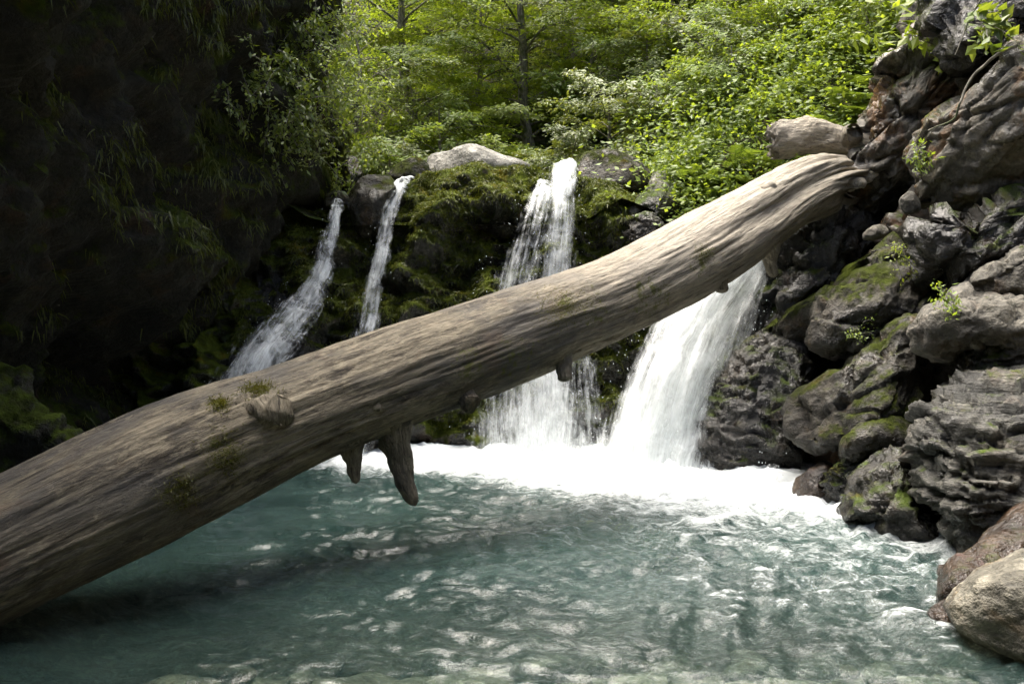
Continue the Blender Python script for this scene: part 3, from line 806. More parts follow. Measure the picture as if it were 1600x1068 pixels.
V = np.repeat(path, NS, 0) + Rr[:, None] * (np.tile(c_, len(arc))[:, None] * np.repeat(A_, NS, 0) + np.tile(s_, len(arc))[:, None] * np.repeat(B_, NS, 0))
V += np.repeat(T_, NS, 0) * (smooth(0.5, 0.0, sE) * 0.26 * fbm(np.stack([ring[:, 1] * 2.4, ring[:, 2] * 2.4, 0 * ring[:, 0]], -1) + 40, 4))[:, None]
Fc = grid_faces(len(arc), NS)
wrapF = np.stack([np.arange(len(arc) - 1) * NS + NS - 1, np.arange(1, len(arc)) * NS + NS - 1, np.arange(1, len(arc)) * NS, np.arange(len(arc) - 1) * NS], -1)
Fc = np.vstack([Fc, wrapF])
n0 = len(V)
V = np.vstack([V, path[:1], path[-1:] - T_[-1:] * 0.30])
capF = [[i, (i + 1) % NS, n0, n0] for i in range(NS)]
b0 = (len(arc) - 1) * NS
Ft = np.vstack([Fc[:, [0, 1, 2]], Fc[:, [0, 2, 3]], np.array([[n0, (i + 1) % NS, i] for i in range(NS)]), np.array([[n0 + 1, b0 + i, b0 + (i + 1) % NS] for i in range(NS)])])
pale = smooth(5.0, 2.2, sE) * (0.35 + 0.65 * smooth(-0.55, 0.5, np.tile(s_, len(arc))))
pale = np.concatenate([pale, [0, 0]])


def log_at(px, v):
    """index along the log below column px, point on its surface at angle v (0 = towards the viewer, pi/2 = top)"""
    pxs = 800 + F * path[:, 0] / (path[:, 1] * math.cos(PITCH) - (path[:, 2] - CAMZ) * math.sin(PITCH))
    i = int(np.argmin(np.abs(pxs - px)))
    nrm_ = math.cos(v) * A_[i] + math.sin(v) * B_[i]
    return i, path[i] + rr[i] * nrm_, nrm_


mossy = np.zeros(len(V))
Vlog = V
for px, v, r in ((345, 0.9, 0.10), (400, 0.85, 0.12), (320, 0.2, 0.16), (245, -0.1, 0.15), (850, 0.45, 0.22), (890, 0.1, 0.28), (960, 0.0, 0.3), (1050, 0.1, 0.25), (1058, 0.25, 0.08), (980, -0.15, 0.3), (760, -0.25, 0.3), (690, 0.0, 0.25)):
    i, pt, nn = log_at(px, v)
    mossy = np.maximum(mossy, 0.62 * np.exp(-(np.linalg.norm(Vlog - pt, axis=1) / r) ** 2))
grain2 = np.vstack([grain, [[0, 0, 0], [0, 0, arc[-1]]]])
lb = np.array([path[0, 0], path[0, 1], 0.0])
log_e = empty('fallen_log', lb)
tag(log_e, 'huge weathered fallen tree trunk leaning across the pool', 'log')
obj('trunk', mesh_np('trunk', V - lb, Ft, True, {'grain': grain2, 'pale': pale, 'mossy': mossy}), M_wood, log_e)


def stub(name, px, v, outdir, length, r0, r1, seed, bend=(0, 0, 0), label=None, moss=0.0, pale_=0.0, depth=0.1, lump=0.15, hollow=False):
    i, pt, nn = log_at(px, v)
    out = np.array(outdir, float); out /= np.linalg.norm(out)
    n = 40
    t = np.linspace(0, 1, n)
    pth = pt - nn * depth + out * (t * (length + depth))[:, None] + np.array(bend) * (t ** 2)[:, None]
    ra = r0 + (r1 - r0) * t ** 0.8
    ra = ra + 0.9 * r0 * np.exp(-t / 0.12) * 0.5
    ra[-4:] *= np.array([0.96, 0.85, 0.62, 0.15])
    if hollow:
        ra[-4:] = ra[-5]
        back_ = np.linspace(0.03, 0.9 * length + 0.03, 6)
        pth = np.vstack([pth, pth[-1] - out * back_[:, None]]); ra = np.concatenate([ra, ra[-1] * np.array([0.72, 0.66, 0.6, 0.5, 0.35, 0.05])])
        n = len(pth)
    Vs, Fs = tube(pth, ra, 28)
    q = Vs / max(r0, 0.05) * 0.8 + seed * 3.7
    ax = pth[np.repeat(np.arange(n), 28)]
    Vs = Vs + (Vs - ax) * (lump * 2.2 * fbm(q, 4))[:, None]
    g = np.stack([Vs[:, 0] - ax[:, 0], Vs[:, 1] - ax[:, 1], Vs[:, 2]], -1) + seed
    o = obj(name, mesh_np(name, Vs - lb, Fs, True, {'grain': g, 'pale': np.full(len(Vs), pale_), 'mossy': np.full(len(Vs), moss)}), M_wood, log_e)
    if label: o['label'] = label
    return o


PI = math.pi
stub('branch_stub', 590, -1.15, (0.10, -0.05, -1), 0.44, 0.115, 0.050, 1, bend=(0.10, 0, -0.03), label='long broken branch stub hanging down')
stub('branch_stub', 527, -1.2, (0.04, 0, -1), 0.22, 0.10, 0.028, 2, bend=(0.02, 0, 0), label='short pointed branch stub hanging down')
stub('branch_stub', 849, -0.75, (0.05, -0.35, -1), 0.16, 0.075, 0.055, 3, label='blunt broken stub under the middle of the log', pale_=0.2)
stub('branch_stub', 690, -0.85, (0.45, -0.8, -0.55), 0.075, 0.085, 0.066, 4, hollow=True, lump=0.2, label='round cut knot on the shaded flank')
stub('branch_stub', 548, -0.18, (0.9, -0.5, 0.25), 0.008, 0.045, 0.03, 5, depth=0.055, hollow=True, lump=0.3, label='small eye shaped knot')
stub('branch_stub', 402, 0.55, (0.80, -0.70, 0.15), 0.085, 0.115, 0.088, 6, lump=0.34, moss=0.30, depth=0.05, hollow=True, label='broken knot with moss and dark hollow')
stub('branch_stub', 1095, -0.9, (0.1, -0.3, -1), 0.09, 0.09, 0.05, 7, label='blunt dark lump under the log')
stub('branch_stub', 1172, -1.1, (0.25, 0.0, -1), 0.24, 0.13, 0.035, 8, bend=(0.02, 0, 0), label='dark pointed stub in front of the main waterfall')
stub('branch_stub', 1152, 1.5, (0.75, 0.15, 0.42), 0.34, 0.065, 0.040, 9, pale_=0.8, depth=0.12, label='pale broken branch lying along the top of the log')
stub('branch_stub', 1300, 0.3, (0.85, -0.1, 0.1), 0.22, 0.10, 0.045, 10, pale_=0.6, depth=0.2, lump=0.4, label='splintered root end')
stub('branch_stub', 1285, -0.5, (0.85, -0.2, 0.05), 0.16, 0.10, 0.03, 11, pale_=0.7, depth=0.2, lump=0.4, label='splintered lower root end')


def blade_mesh(name, pts, nrms, lmin, lmax, width, droop, jitter, seed, bend=0.5):
    """thin bent blades growing from pts; droop pulls them down"""
    rng = np.random.default_rng(seed)
    n = len(pts)
    L = rng.uniform(lmin, lmax, n)[:, None]
    d = nrms * (1 - droop) + np.array([0, 0, -1.0]) * droop + rng.normal(0, jitter, (n, 3))
    d /= np.linalg.norm(d, axis=1)[:, None]
    d2 = d + np.array([0, 0, -1.0]) * bend; d2 /= np.linalg.norm(d2, axis=1)[:, None]
    sd = np.cross(d, nrms + rng.normal(0, 0.6, (n, 3))); sd /= np.linalg.norm(sd, axis=1)[:, None] + 1e-9
    w = width * rng.uniform(0.6, 1.4, n)[:, None]
    a = pts - sd * w; b = pts + sd * w
    m = pts + d * L * 0.55
    c, e = m - sd * w * 0.7, m + sd * w * 0.7
    tip = m + d2 * L * 0.45
    V = np.stack([a, b, e, c, tip], 1).reshape(-1, 3)
    i = np.arange(n)[:, None] * 5
    Fc = np.vstack([i + [0, 1, 2], i + [0, 2, 3], i + [3, 2, 4]])
    tint = np.repeat(np.clip(rng.normal(0.45, 0.25, n), 0, 1), 5)
    return mesh_np(name, V, Fc, True, {'tint': tint})


M_moss = leaf_mat('moss_fibres', (0.040, 0.054, 0.005), (0.140, 0.155, 0.017), trans=0.3, gloss=0.02)
M_mossY = leaf_mat('yellow_moss_fibres', (0.05, 0.055, 0.006), (0.15, 0.15, 0.02), trans=0.3, gloss=0.02)
# moss tufts on the log
for (px, v, r, cnt) in ((345, 0.95, 0.035, 160), (404, 0.95, 0.055, 320), (322, 0.12, 0.075, 240), (246, -0.12, 0.06, 200), (1058, 0.3, 0.03, 110), (845, 0.5, 0.08, 220)):
    i, pt, nn = log_at(px, v)
    ptsm = []
    cnt *= 4
    for _ in range(cnt):
        jj = int(np.clip(i + RNG.normal(0, r) / (arc[1] - arc[0]) * 1.3, 0, len(arc) - 1)); va = v + RNG.normal(0, r) / rr[i]
        ii = jj * NS + int(va / (2 * math.pi) * NS) % NS
        ptsm.append(Vlog[ii])
    ptsm = np.array(ptsm)
    o = obj('moss_tuft', blade_mesh('moss_tuft', ptsm - lb, np.tile(nn, (cnt, 1)), 0.010, 0.028, 0.0016, 0.1, 0.6, int(px)), M_mossY, log_e)
    o['kind'] = 'stuff'

# second piece of driftwood above the root end
dl = catmull(np.hstack([P(np.array([1206, 1222, 1250, 1275, 1300, 1322, 1345, 1372]), np.array([222, 218, 214, 214, 217, 222, 224, 224]), np.array([9.35, 9.3, 9.2, 9.15, 9.1, 9.05, 9.0, 9.0])),
                        np.array([0.10, 0.17, 0.185, 0.175, 0.155, 0.14, 0.14, 0.13])[:, None]]), 120)
Vs, Fs = tube(dl[:, :3], dl[:, 3], 72)
ax = np.repeat(dl[:, :3], 72, 0)
nrm_ = (Vs - ax) / np.linalg.norm(Vs - ax, axis=1)[:, None]
ragged = np.repeat(smooth(0.25, 0.0, np.linspace(0, 1, 120)), 72)
Vs = Vs + nrm_ * (0.035 * fbm(Vs * 5, 4) + ragged * 0.09 * (1 - 2 * np.abs(fbm(Vs * np.array([5, 9, 6.0]) + 4, 3))))[:, None]
Vs = Vs + ragged[:, None] * 0.10 * np.array([-1, 0, -0.5]) * np.abs(fbm(nrm_ * 3 + 2, 3))[:, None]
db = np.array([dl[60, 0], dl[60, 1], Vs[:, 2].min()])
de = empty('driftwood_log', db)
tag(de, 'short ragged piece of driftwood lying above the root end of the big log', 'log')
gr = np.stack([(Vs - ax)[:, 1], (Vs - ax)[:, 2], Vs[:, 0]], -1)
obj('trunk', mesh_np('trunk', Vs - db, Fs, True, {'grain': gr, 'pale': 0.55 * np.ones(len(Vs)), 'mossy': 0 * gr[:, 0]}), M_wood, de)
pk = P(np.array([1328, 1333, 1336]), np.array([214, 208, 204]), np.array([8.95, 8.85, 8.8]))
Vk, Fk = tube(catmull(pk, 20), np.linspace(0.12, 0.085, 20), 24)
Vk += 0.02 * fbm(Vk * 9, 3)[:, None]
obj('branch_stub', mesh_np('branch_stub', Vk - db, Fk, True, {'grain': Vk, 'pale': 0.3 * np.ones(len(Vk)), 'mossy': np.zeros(len(Vk))}), M_wood, de)

# ------------------------------------------------------------------ waterfalls
def fall_mat(name):
    t = NT(name)
    uv = t.attr('uvw', 'Vector')
    den = t.attr('dens')
    tb = t.attr('turb')
    s1 = t.noise(t.scalev(uv, (10, 0.7, 1)), 1.0, 6, 0.68, 0.45)
    s2 = t.noise(t.scalev(uv, (30, 2.2, 1)), 1.0, 5, 0.68, 0.5)
    s3 = t.noise(t.scalev(uv, (6, 4.5, 1)), 1.0, 6, 0.68, 0.8)
    x = t.math('ADD', den, t.math('MULTIPLY', t.math('SUBTRACT', s1, 0.5), 2.2))
    x = t.math('ADD', x, t.math('MULTIPLY', t.math('SUBTRACT', s2, 0.5), 1.1))
    x = t.math('ADD', x, t.math('MULTIPLY', t.math('SUBTRACT', s3, 0.5), tb))
    al = t.ramp(x, 0.12, 1.45)
    nb = t.bump(t.math('ADD', s1, t.math('MULTIPLY', s2, 0.5)), 0.5, 0.03)
    d = t.n('ShaderNodeBsdfDiffuse', {'Color': (0.86, 0.89, 0.90, 1), 'Normal': nb})
    tr = t.n('ShaderNodeBsdfTranslucent', {'Color': (0.82, 0.87, 0.88, 1)})
    g = t.n('ShaderNodeBsdfGlossy', {'Color': (1, 1, 1, 1), 'Roughness': 0.25, 'Normal': nb})
    m = t.n('ShaderNodeMixShader', {0: 0.4, 1: d.outputs[0], 2: tr.outputs[0]})
    m = t.n('ShaderNodeMixShader', {0: 0.05, 1: m.outputs[0], 2: g.outputs[0]})
    tp = t.n('ShaderNodeBsdfTransparent')
    return t.surf(t.n('ShaderNodeMixShader', {0: al, 1: tp.outputs[0], 2: m.outputs[0]}))


M_fall = fall_mat('falling_white_water')
t = NT('water_strand')
M_strand = t.surf(t.n('ShaderNodeMixShader', {0: 0.4, 1: t.n('ShaderNodeBsdfDiffuse', {'Color': (0.86, 0.9, 0.92, 1)}).outputs[0], 2: t.n('ShaderNodeBsdfTranslucent', {'Color': (0.85, 0.9, 0.92, 1)}).outputs[0]}))


def waterfall(name, label, streams, strands, drops, seed, turb=0.9):
    """streams: lists of stations (px, py, d, half width m, density); one veil of several layers each"""
    rng = np.random.default_rng(seed)
    st0 = streams[0]
    base = P(st0[-1][0], st0[-1][1], st0[-1][2]); base[2] = max(base[2], -0.02)
    e = empty(name, base)
    tag(e, label, 'waterfall')
    sb, db_ = MB(), MB()
    for si, stt in enumerate(streams):
        a = np.array(stt, float)
        pts = P(a[:, 0], a[:, 1], a[:, 2])
        n = 104
        pr = catmull(np.hstack([pts, a[:, 3:5]]), n)
        cpth, hw, den = pr[:, :3], np.clip(pr[:, 3], 0.01, 9), pr[:, 4]
        tan = np.gradient(cpth, axis=0); tan /= np.linalg.norm(tan, axis=1)[:, None]
        arc_ = np.concatenate([[0], np.cumsum(np.linalg.norm(np.diff(cpth, axis=0), axis=1))])
        side = np.array([1.0, 0.0, 0.0]) - tan * tan[:, :1]; side /= np.linalg.norm(side, axis=1)[:, None]
        outw = np.cross(side, tan); outw *= np.sign(-outw[:, 1:2] + 1e-9)
        nu = 42
        for lay in range(3):
            u = np.linspace(-1, 1, nu)
            Uu, Ii = np.meshgrid(u, np.arange(n), indexing='ij'); Uu = Uu.ravel(); Ii = Ii.ravel()
            w = hw[Ii] * (1.0 + 0.10 * (lay - 1))
            uvw = np.stack([Uu * w + lay * 3.3 + si * 7.1 + seed, arc_[Ii] + lay * 5, np.full(len(Uu), lay * 2.0 + seed)], -1)
            bulge = (1 - Uu ** 2) * w * 0.35
            ripple = 0.05 * fbm(np.stack([Uu * w * 5, arc_[Ii] * 1.3, np.full(len(Uu), lay * 3.0 + seed)], -1), 4)
            V = cpth[Ii] + side[Ii] * (Uu * w)[:, None] + outw[Ii] * (bulge + ripple + 0.04 * lay - 0.04)[:, None]
            V += side[Ii] * (0.05 * w * fbm(np.stack([Uu * 2, arc_[Ii] * 2.5, np.full(len(Uu), lay + seed * 2.0)], -1), 3))[:, None]
            dn = den[Ii] - 0.9 * np.abs(Uu) ** 3 - 0.12 * lay
            dn = dn - 1.2 * smooth(0.985, 1.0, Ii / (n - 1.0)) * 0
            obj('water_sheet', mesh_np('water_sheet', V - base, grid_faces(nu, n), True, {'uvw': uvw, 'dens': dn, 'turb': np.full(len(V), turb)}), M_fall, e)
        for _ in range(strands[si]):
            u0 = np.clip(rng.normal(0, 0.45), -0.82, 0.82)
            i0 = int(rng.uniform(0, 0.75) * n); i1 = min(n, i0 + int(rng.uniform(0.12, 0.5) * n))
            if i1 - i0 < 8: continue
            ii = np.linspace(i0, i1 - 1, 14).astype(int)
            wob = 0.035 * perlin(np.stack([arc_[ii] * 2.2, np.full(14, u0 * 9), np.full(14, seed + _ * 1.7)], -1))
            pth = cpth[ii] + side[ii] * (u0 * hw[ii] + wob)[:, None] + outw[ii] * ((1 - u0 ** 2) * hw[ii] * 0.35 + 0.02 + 0.03 * rng.random())[:, None]
            tt = np.linspace(0, 1, 14)
            ra = rng.uniform(0.001, 0.0035) * np.sin(np.clip(tt * 0.96 + 0.02, 0, 1) * math.pi) ** 0.6
            Vt, Ft_ = tube(pth, ra, 4)
            sb.add(Vt - base, Ft_)
        nd = drops[si]
        if nd:
            oct_v = np.array([(1, 0, 0), (-1, 0, 0), (0, 1, 0), (0, -1, 0), (0, 0, 1.6), (0, 0, -1.6)], float)
            oct_f = np.array([(0, 2, 4), (2, 1, 4), (1, 3, 4), (3, 0, 4), (2, 0, 5), (1, 2, 5), (3, 1, 5), (0, 3, 5)])
            for _ in range(nd):
                i = int(rng.uniform(0.25, 0.999) * n); u0 = rng.choice([-1, 1]) * rng.uniform(0.6, 1.35)
                c = cpth[i] + side[i] * u0 * hw[i] + outw[i] * rng.uniform(-0.02, 0.2) + rng.normal(0, 0.03, 3)
                db_.add(oct_v * rng.uniform(0.002, 0.005) + c - base, np.hstack([oct_f, oct_f[:, 2:]]))
    if sb.n:
        o = obj('water_strands', sb.mesh('water_strands'), M_strand, e); o['kind'] = 'stuff'
    if db_.n:
        Vd = np.vstack(db_.V); Fd = np.vstack(db_.F)[:, :3]
        o = obj('spray_drops', mesh_np('spray_drops', Vd, Fd), M_strand, e); o['kind'] = 'stuff'
    return e


waterfall('waterfall', 'thin leftmost waterfall slanting down beside the dark left cliff',
          [[(534, 325, 10.2, 0.05, 0.6), (530, 322, 9.9, 0.06, 0.85), (524, 335, 9.62, 0.06, 0.85), (517, 375, 9.4, 0.10, 0.7), (503, 425, 9.2, 0.14, 0.72), (478, 470, 9.0, 0.20, 0.72), (440, 520, 8.8, 0.27, 0.72), (405, 570, 8.6, 0.32, 0.75), (370, 640, 8.45, 0.34, 0.75), (345, 735, 8.35, 0.36, 0.8)]], [0], [60], 1, 2.6)
waterfall('waterfall', 'second thin waterfall from the left sliding down the mossy step',
          [[(645, 288, 10.7, 0.07, 0.6), (634, 285, 10.35, 0.08, 0.9), (622, 295, 10.0, 0.09, 0.85), (607, 335, 9.75, 0.11, 0.62), (597, 390, 9.55, 0.13, 0.58), (586, 440, 9.4, 0.13, 0.55), (576, 490, 9.25, 0.17, 0.5), (568, 540, 9.15, 0.2, 0.5), (560, 620, 9.05, 0.22, 0.5), (556, 722, 8.95, 0.24, 0.5)]], [0], [30], 2, 2.6)
waterfall('waterfall', 'middle waterfall dropping from the mossy step behind the log',
          [[(886, 268, 10.9, 0.13, 0.7), (884, 263, 10.4, 0.16, 0.9), (881, 271, 9.98, 0.18, 0.95), (878, 330, 9.6, 0.20, 0.66), (872, 400, 9.45, 0.22, 0.66), (866, 470, 9.35, 0.25, 0.62), (860, 560, 9.2, 0.34, 0.68), (855, 640, 9.05, 0.42, 0.76), (852, 716, 8.9, 0.42, 1.0)],
           [(856, 292, 10.3, 0.09, 0.8), (850, 290, 9.95, 0.11, 0.8), (844, 306, 9.7, 0.15, 0.75), (836, 345, 9.5, 0.22, 0.36), (824, 395, 9.35, 0.29, 0.36), (812, 445, 9.25, 0.36, 0.4), (805, 520, 9.1, 0.44, 0.42), (806, 620, 9.0, 0.54, 0.46), (808, 716, 8.85, 0.62, 0.65)],
           [(915, 560, 9.35, 0.16, 0.4), (920, 620, 9.2, 0.2, 0.4), (925, 680, 9.1, 0.22, 0.45), (928, 718, 9.0, 0.24, 0.6)]], [0, 0, 0], [110, 80, 30], 3, 1.7)
waterfall('waterfall', 'broad main waterfall of blown white water on the right of the log',
          [[(1215, 372, 9.35, 0.14, 1.1), (1190, 385, 9.15, 0.22, 1.1), (1152, 420, 8.95, 0.31, 1.0), (1112, 475, 8.8, 0.38, 1.0), (1078, 540, 8.65, 0.43, 1.0), (1048, 610, 8.5, 0.47, 1.05), (1026, 680, 8.4, 0.50, 1.15), (1012, 748, 8.3, 0.55, 1.4)],
           [(1212, 388, 9.2, 0.10, 0.9), (1190, 420, 9.0, 0.16, 0.7), (1165, 480, 8.8, 0.2, 0.5), (1140, 560, 8.6, 0.24, 0.42), (1118, 640, 8.45, 0.28, 0.4), (1104, 752, 8.25, 0.3, 0.5)]], [0, 0], [140, 110], 4, 1.3)
waterfall('waterfall', 'tiny chute of water behind the log beside the blue grey boulder',
          [[(1072, 312, 10.35, 0.05, 0.8), (1067, 325, 10.15, 0.06, 0.7), (1060, 345, 10.0, 0.07, 0.6), (1052, 375, 9.9, 0.08, 0.6)]], [0], [0], 5)
waterfall('waterfall', 'little trickle splashing off the wet rocks at the right bank',
          [[(1214, 728, 7.75, 0.05, 0.35), (1206, 735, 7.65, 0.08, 0.3), (1198, 752, 7.55, 0.1, 0.3), (1192, 775, 7.5, 0.11, 0.4)]], [0], [40], 6)
# ------------------------------------------------------------------ moss on the step and the left cliff
def scatter(V, N, mask, count, seed, jit=0.012):
    rng = np.random.default_rng(seed)
    w = np.clip(mask, 0, None); w = w / w.sum()
    i = rng.choice(len(V), count, p=w)
    return V[i] + rng.normal(0, jit, (count, 3)) * (1, 0.3, 1), N[i]


wm = (WALL_V[:, 2] > 0.15) * (np.abs(WALL_V[:, 0] - 0.3) < 3.2) * smooth(-0.1, 0.35, fbm(WALL_V * 1.6 + 12, 4) + 0.75 * WALL_N[:, 2] + 0.40)
wm *= smooth(12.0, 10.4, WALL_V[:, 1])
p_, n_ = scatter(WALL_V, WALL_N, wm, 125000, 1)
tag(obj('moss_carpet', blade_mesh('moss_carpet', p_, n_, 0.022, 0.065, 0.0045, 0.55, 0.33, 2), M_moss), 'shaggy dripping moss carpet on the rock step between the falls', 'moss', kind='stuff')
lm = (LEFT_V[:, 2] > 0.3) * (LEFT_V[:, 2] < 7) * (LEFT_V[:, 1] > 3.5) * smooth(0.0, 0.35, fbm(LEFT_V * 1.1 + 22, 4) + 0.55 * LEFT_N[:, 2] + 0.05)
LN = LEFT_N if LEFT_N[:, 0].mean() > 0 else -LEFT_N
p_, n_ = scatter(LEFT_V, LN, lm, 90000, 3, 0.02)
M_mossD = leaf_mat('shaded_moss_fibres', (0.040, 0.052, 0.007), (0.110, 0.130, 0.018), trans=0.25, gloss=0.02)
tag(obj('hanging_moss', blade_mesh('hanging_moss', p_, n_, 0.04, 0.16, 0.005, 0.75, 0.22, 4), M_mossD), 'dark moss hanging in curtains on the left cliff', 'moss', kind='stuff')

# ------------------------------------------------------------------ foliage
LEAF4 = np.array([(0, 0, 0), (0.42, 0.5, 0.0), (1.0, 0, -0.10), (0.42, -0.5, 0.0)])   # length along x, folded down a little


def leaves(pos, dirs, ups, length, width, rng, fold=0.12):
    """one folded rhombus of two triangles per leaf"""
    n = len(pos)
    d = dirs / (np.linalg.norm(dirs, axis=1)[:, None] + 1e-9)
    s = np.cross(ups, d); s /= np.linalg.norm(s, axis=1)[:, None] + 1e-9
    u = np.cross(d, s)
    L = (length * rng.uniform(0.45, 1.5, n))[:, None]; W = L * width
    a = pos; b = pos + d * L * 0.45 + s * W * 0.5 - u * L * fold; c = pos + d * L - u * L * 0.12; e = pos + d * L * 0.45 - s * W * 0.5 - u * L * fold
    V = np.stack([a, b, c, e], 1).reshape(-1, 3)
    i = np.arange(n)[:, None] * 4
    return V, np.vstack([i + [0, 2, 1], i + [0, 3, 2]])


def make_crown(rng, H, spread, n_limb, leaf_len, twig_n, per_twig, z0=0.25, droop=0.25, width=0.5, layered=0.8):
    """limb tubes and leaf faces of a broadleaf with layered sprays"""
    tb = MB(); LV_, LF_, LT_ = [], [], []
    n0 = 0
    wob = rng.normal(0, 0.05, (6, 2)).cumsum(0) * H * 0.35
    tp = catmull(np.hstack([wob, np.linspace(0, H * 0.95, 6)[:, None]]) - np.hstack([wob[:1], [[0.0]]]), 24)
    tr = np.linspace(1, 0.15, 24) ** 0.9 * (0.018 * H + 0.02)
    trunk = tube(tp, tr, 9)
    P_, D_, U_ = [], [], []
    for k in range(n_limb):
        f = z0 + (1 - z0) * (k + rng.random()) / n_limb
        i = min(23, int(f * 23))
        az = k * 2.39996 + rng.normal(0, 0.35)
        R = spread * (0.55 + 0.6 * math.sin(math.pi * min(1, 0.18 + 0.8 * (1 - f)))) * rng.uniform(0.7, 1.15)
        out = np.array([math.cos(az), math.sin(az), 0.0])
        rise = rng.uniform(0.25, 0.85)
        t = np.linspace(0, 1, 9)
        lp = tp[i] + out * (R * t)[:, None] + np.array([0, 0, 1.0]) * (R * (rise * t - droop * 1.6 * t ** 2))[:, None] + rng.normal(0, 0.02 * R, (9, 3)) * t[:, None]
        tb.add(*tube(lp, np.linspace(tr[i] * 0.30 + 0.003, 0.002, 9), 5))
        for j in range(twig_n):
            ft = 0.22 + 0.78 * (j + rng.random()) / twig_n
            b = np.array([np.interp(ft, t, lp[:, c]) for c in range(3)])
            side = (-1) ** j
            a2 = az + side * rng.uniform(0.4, 1.15)
            dr = np.array([math.cos(a2), math.sin(a2), rng.normal(-0.08, 0.14)])
            tl = R * rng.uniform(0.22, 0.42) * (1.15 - 0.5 * ft)
            e = b + dr * tl + np.array([0, 0, -0.10 * tl])
            tb.add(*tube(np.array([b, (b + e) / 2 + [0, 0, 0.03 * tl], e]), np.array([0.006, 0.004, 0.002]), 3))
            m = max(3, int(per_twig * rng.uniform(0.7, 1.3)))
            fr = rng.uniform(0.05, 1.0, m)
            lat = np.array([-dr[1], dr[0], 0.0])
            off = rng.normal(0, 0.16 * tl + 0.03, m)
            pp = b + (e - b) * fr[:, None] + lat * off[:, None] + np.array([0, 0, 1.0]) * (rng.normal(0, 0.035, m) + 0.02)[:, None]
            dd_ = dr * 0.7 + lat * np.sign(off)[:, None] * rng.uniform(0.3, 1.1, m)[:, None] + rng.normal(0, 0.25, (m, 3)) + np.array([0, 0, -0.18])
            uu = np.array([0, 0, 0.85]) + out * 0.75 + rng.normal(0, 0.34, (m, 3))
            P_.append(pp); D_.append(dd_); U_.append(uu)
            LT_.append(np.full(m, rng.normal(0, 0.16)))
    Pn, Dn, Un = np.vstack(P_), np.vstack(D_), np.vstack(U_)
    V, Fc = leaves(Pn, Dn, Un, leaf_len, width, rng)
    tint = np.clip(np.concatenate(LT_) + rng.normal(0.5, 0.2, len(Pn)), 0, 1)
    crown = mesh_np('crown', V, Fc, False, {'tint': np.repeat(tint, 4)})
    # limbs and trunk as quads
    limbs = tb
    tq = mesh_np('trunk', *trunk)
    return tq, limbs.mesh_quads('limbs'), crown


def _mq(s, name):
    return mesh_np(name, np.vstack(s.V), np.vstack(s.F))


MB.mesh_quads = _mq

t = NT('tree_bark')
pos = t.n('ShaderNodeTexCoord').outputs['Object']
bk = t.noise(t.scalev(pos, (1, 1, 0.25)), 30, 5, 0.65)
bc = t.mix(t.ramp(bk, 0.35, 0.65), (0.07, 0.062, 0.05), (0.20, 0.185, 0.15))
bc = t.mix(t.ramp(t.noise(pos, 3, 5, 0.6), 0.5, 0.62), bc, (0.05, 0.062, 0.018))
M_bark = t.surf(t.n('ShaderNodeBsdfPrincipled', {'Base Color': bc, 'Roughness': 0.9, 'Normal': t.bump(bk, 0.7, 0.02)}))

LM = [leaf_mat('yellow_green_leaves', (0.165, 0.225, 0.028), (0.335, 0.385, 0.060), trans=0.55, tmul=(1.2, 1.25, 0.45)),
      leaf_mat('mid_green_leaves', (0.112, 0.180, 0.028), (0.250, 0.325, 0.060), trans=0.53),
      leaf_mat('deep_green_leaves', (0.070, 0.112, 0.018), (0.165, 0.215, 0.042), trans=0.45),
      leaf_mat('glossy_pale_leaves', (0.115, 0.160, 0.042), (0.250, 0.290, 0.095), trans=0.4, gloss=0.05)]
rngt = np.random.default_rng(21)
TREES = [make_crown(rngt, 6.5, 2.5, 32, 0.085, 12, 62, z0=0.08),
         make_crown(rngt, 8.0, 2.8, 34, 0.09, 12, 66, z0=0.10, droop=0.3),
         make_crown(rngt, 5.0, 2.1, 28, 0.08, 12, 54, z0=0.05, droop=0.2)]
SHRUBS = [make_crown(rngt, 1.6, 0.95, 20, 0.07, 9, 40, z0=0.03, droop=0.2, layered=0.6),
          make_crown(rngt, 1.2, 0.85, 18, 0.065, 9, 36, z0=0.03, droop=0.3, layered=0.6),
          make_crown(rngt, 2.2, 1.1, 22, 0.065, 9, 40, z0=0.06, droop=0.25)]


def plant(kind, protos, which, base, rz, sc, mat, label, cat, group, tilt=(0, 0)):
    tq, li, cr = protos[which]
    e = empty(kind, base, rz)
    e.scale = (sc, sc, sc)
    e.rotation_euler = (tilt[0], tilt[1], rz)
    tag(e, label, cat, group)
    tk = obj('trunk' if cat == 'tree' else 'stem', tq, M_bark, e)
    obj('limbs' if cat == 'tree' else 'twigs', li, M_bark, tk)
    c = bpy.data.objects.new('crown' if cat == 'tree' else 'foliage', cr)
    COL.objects.link(c); c.parent = e
    if not cr.materials: cr.materials.append(None)
    c.material_slots[0].link = 'OBJECT'; c.material_slots[0].material = mat
    return e


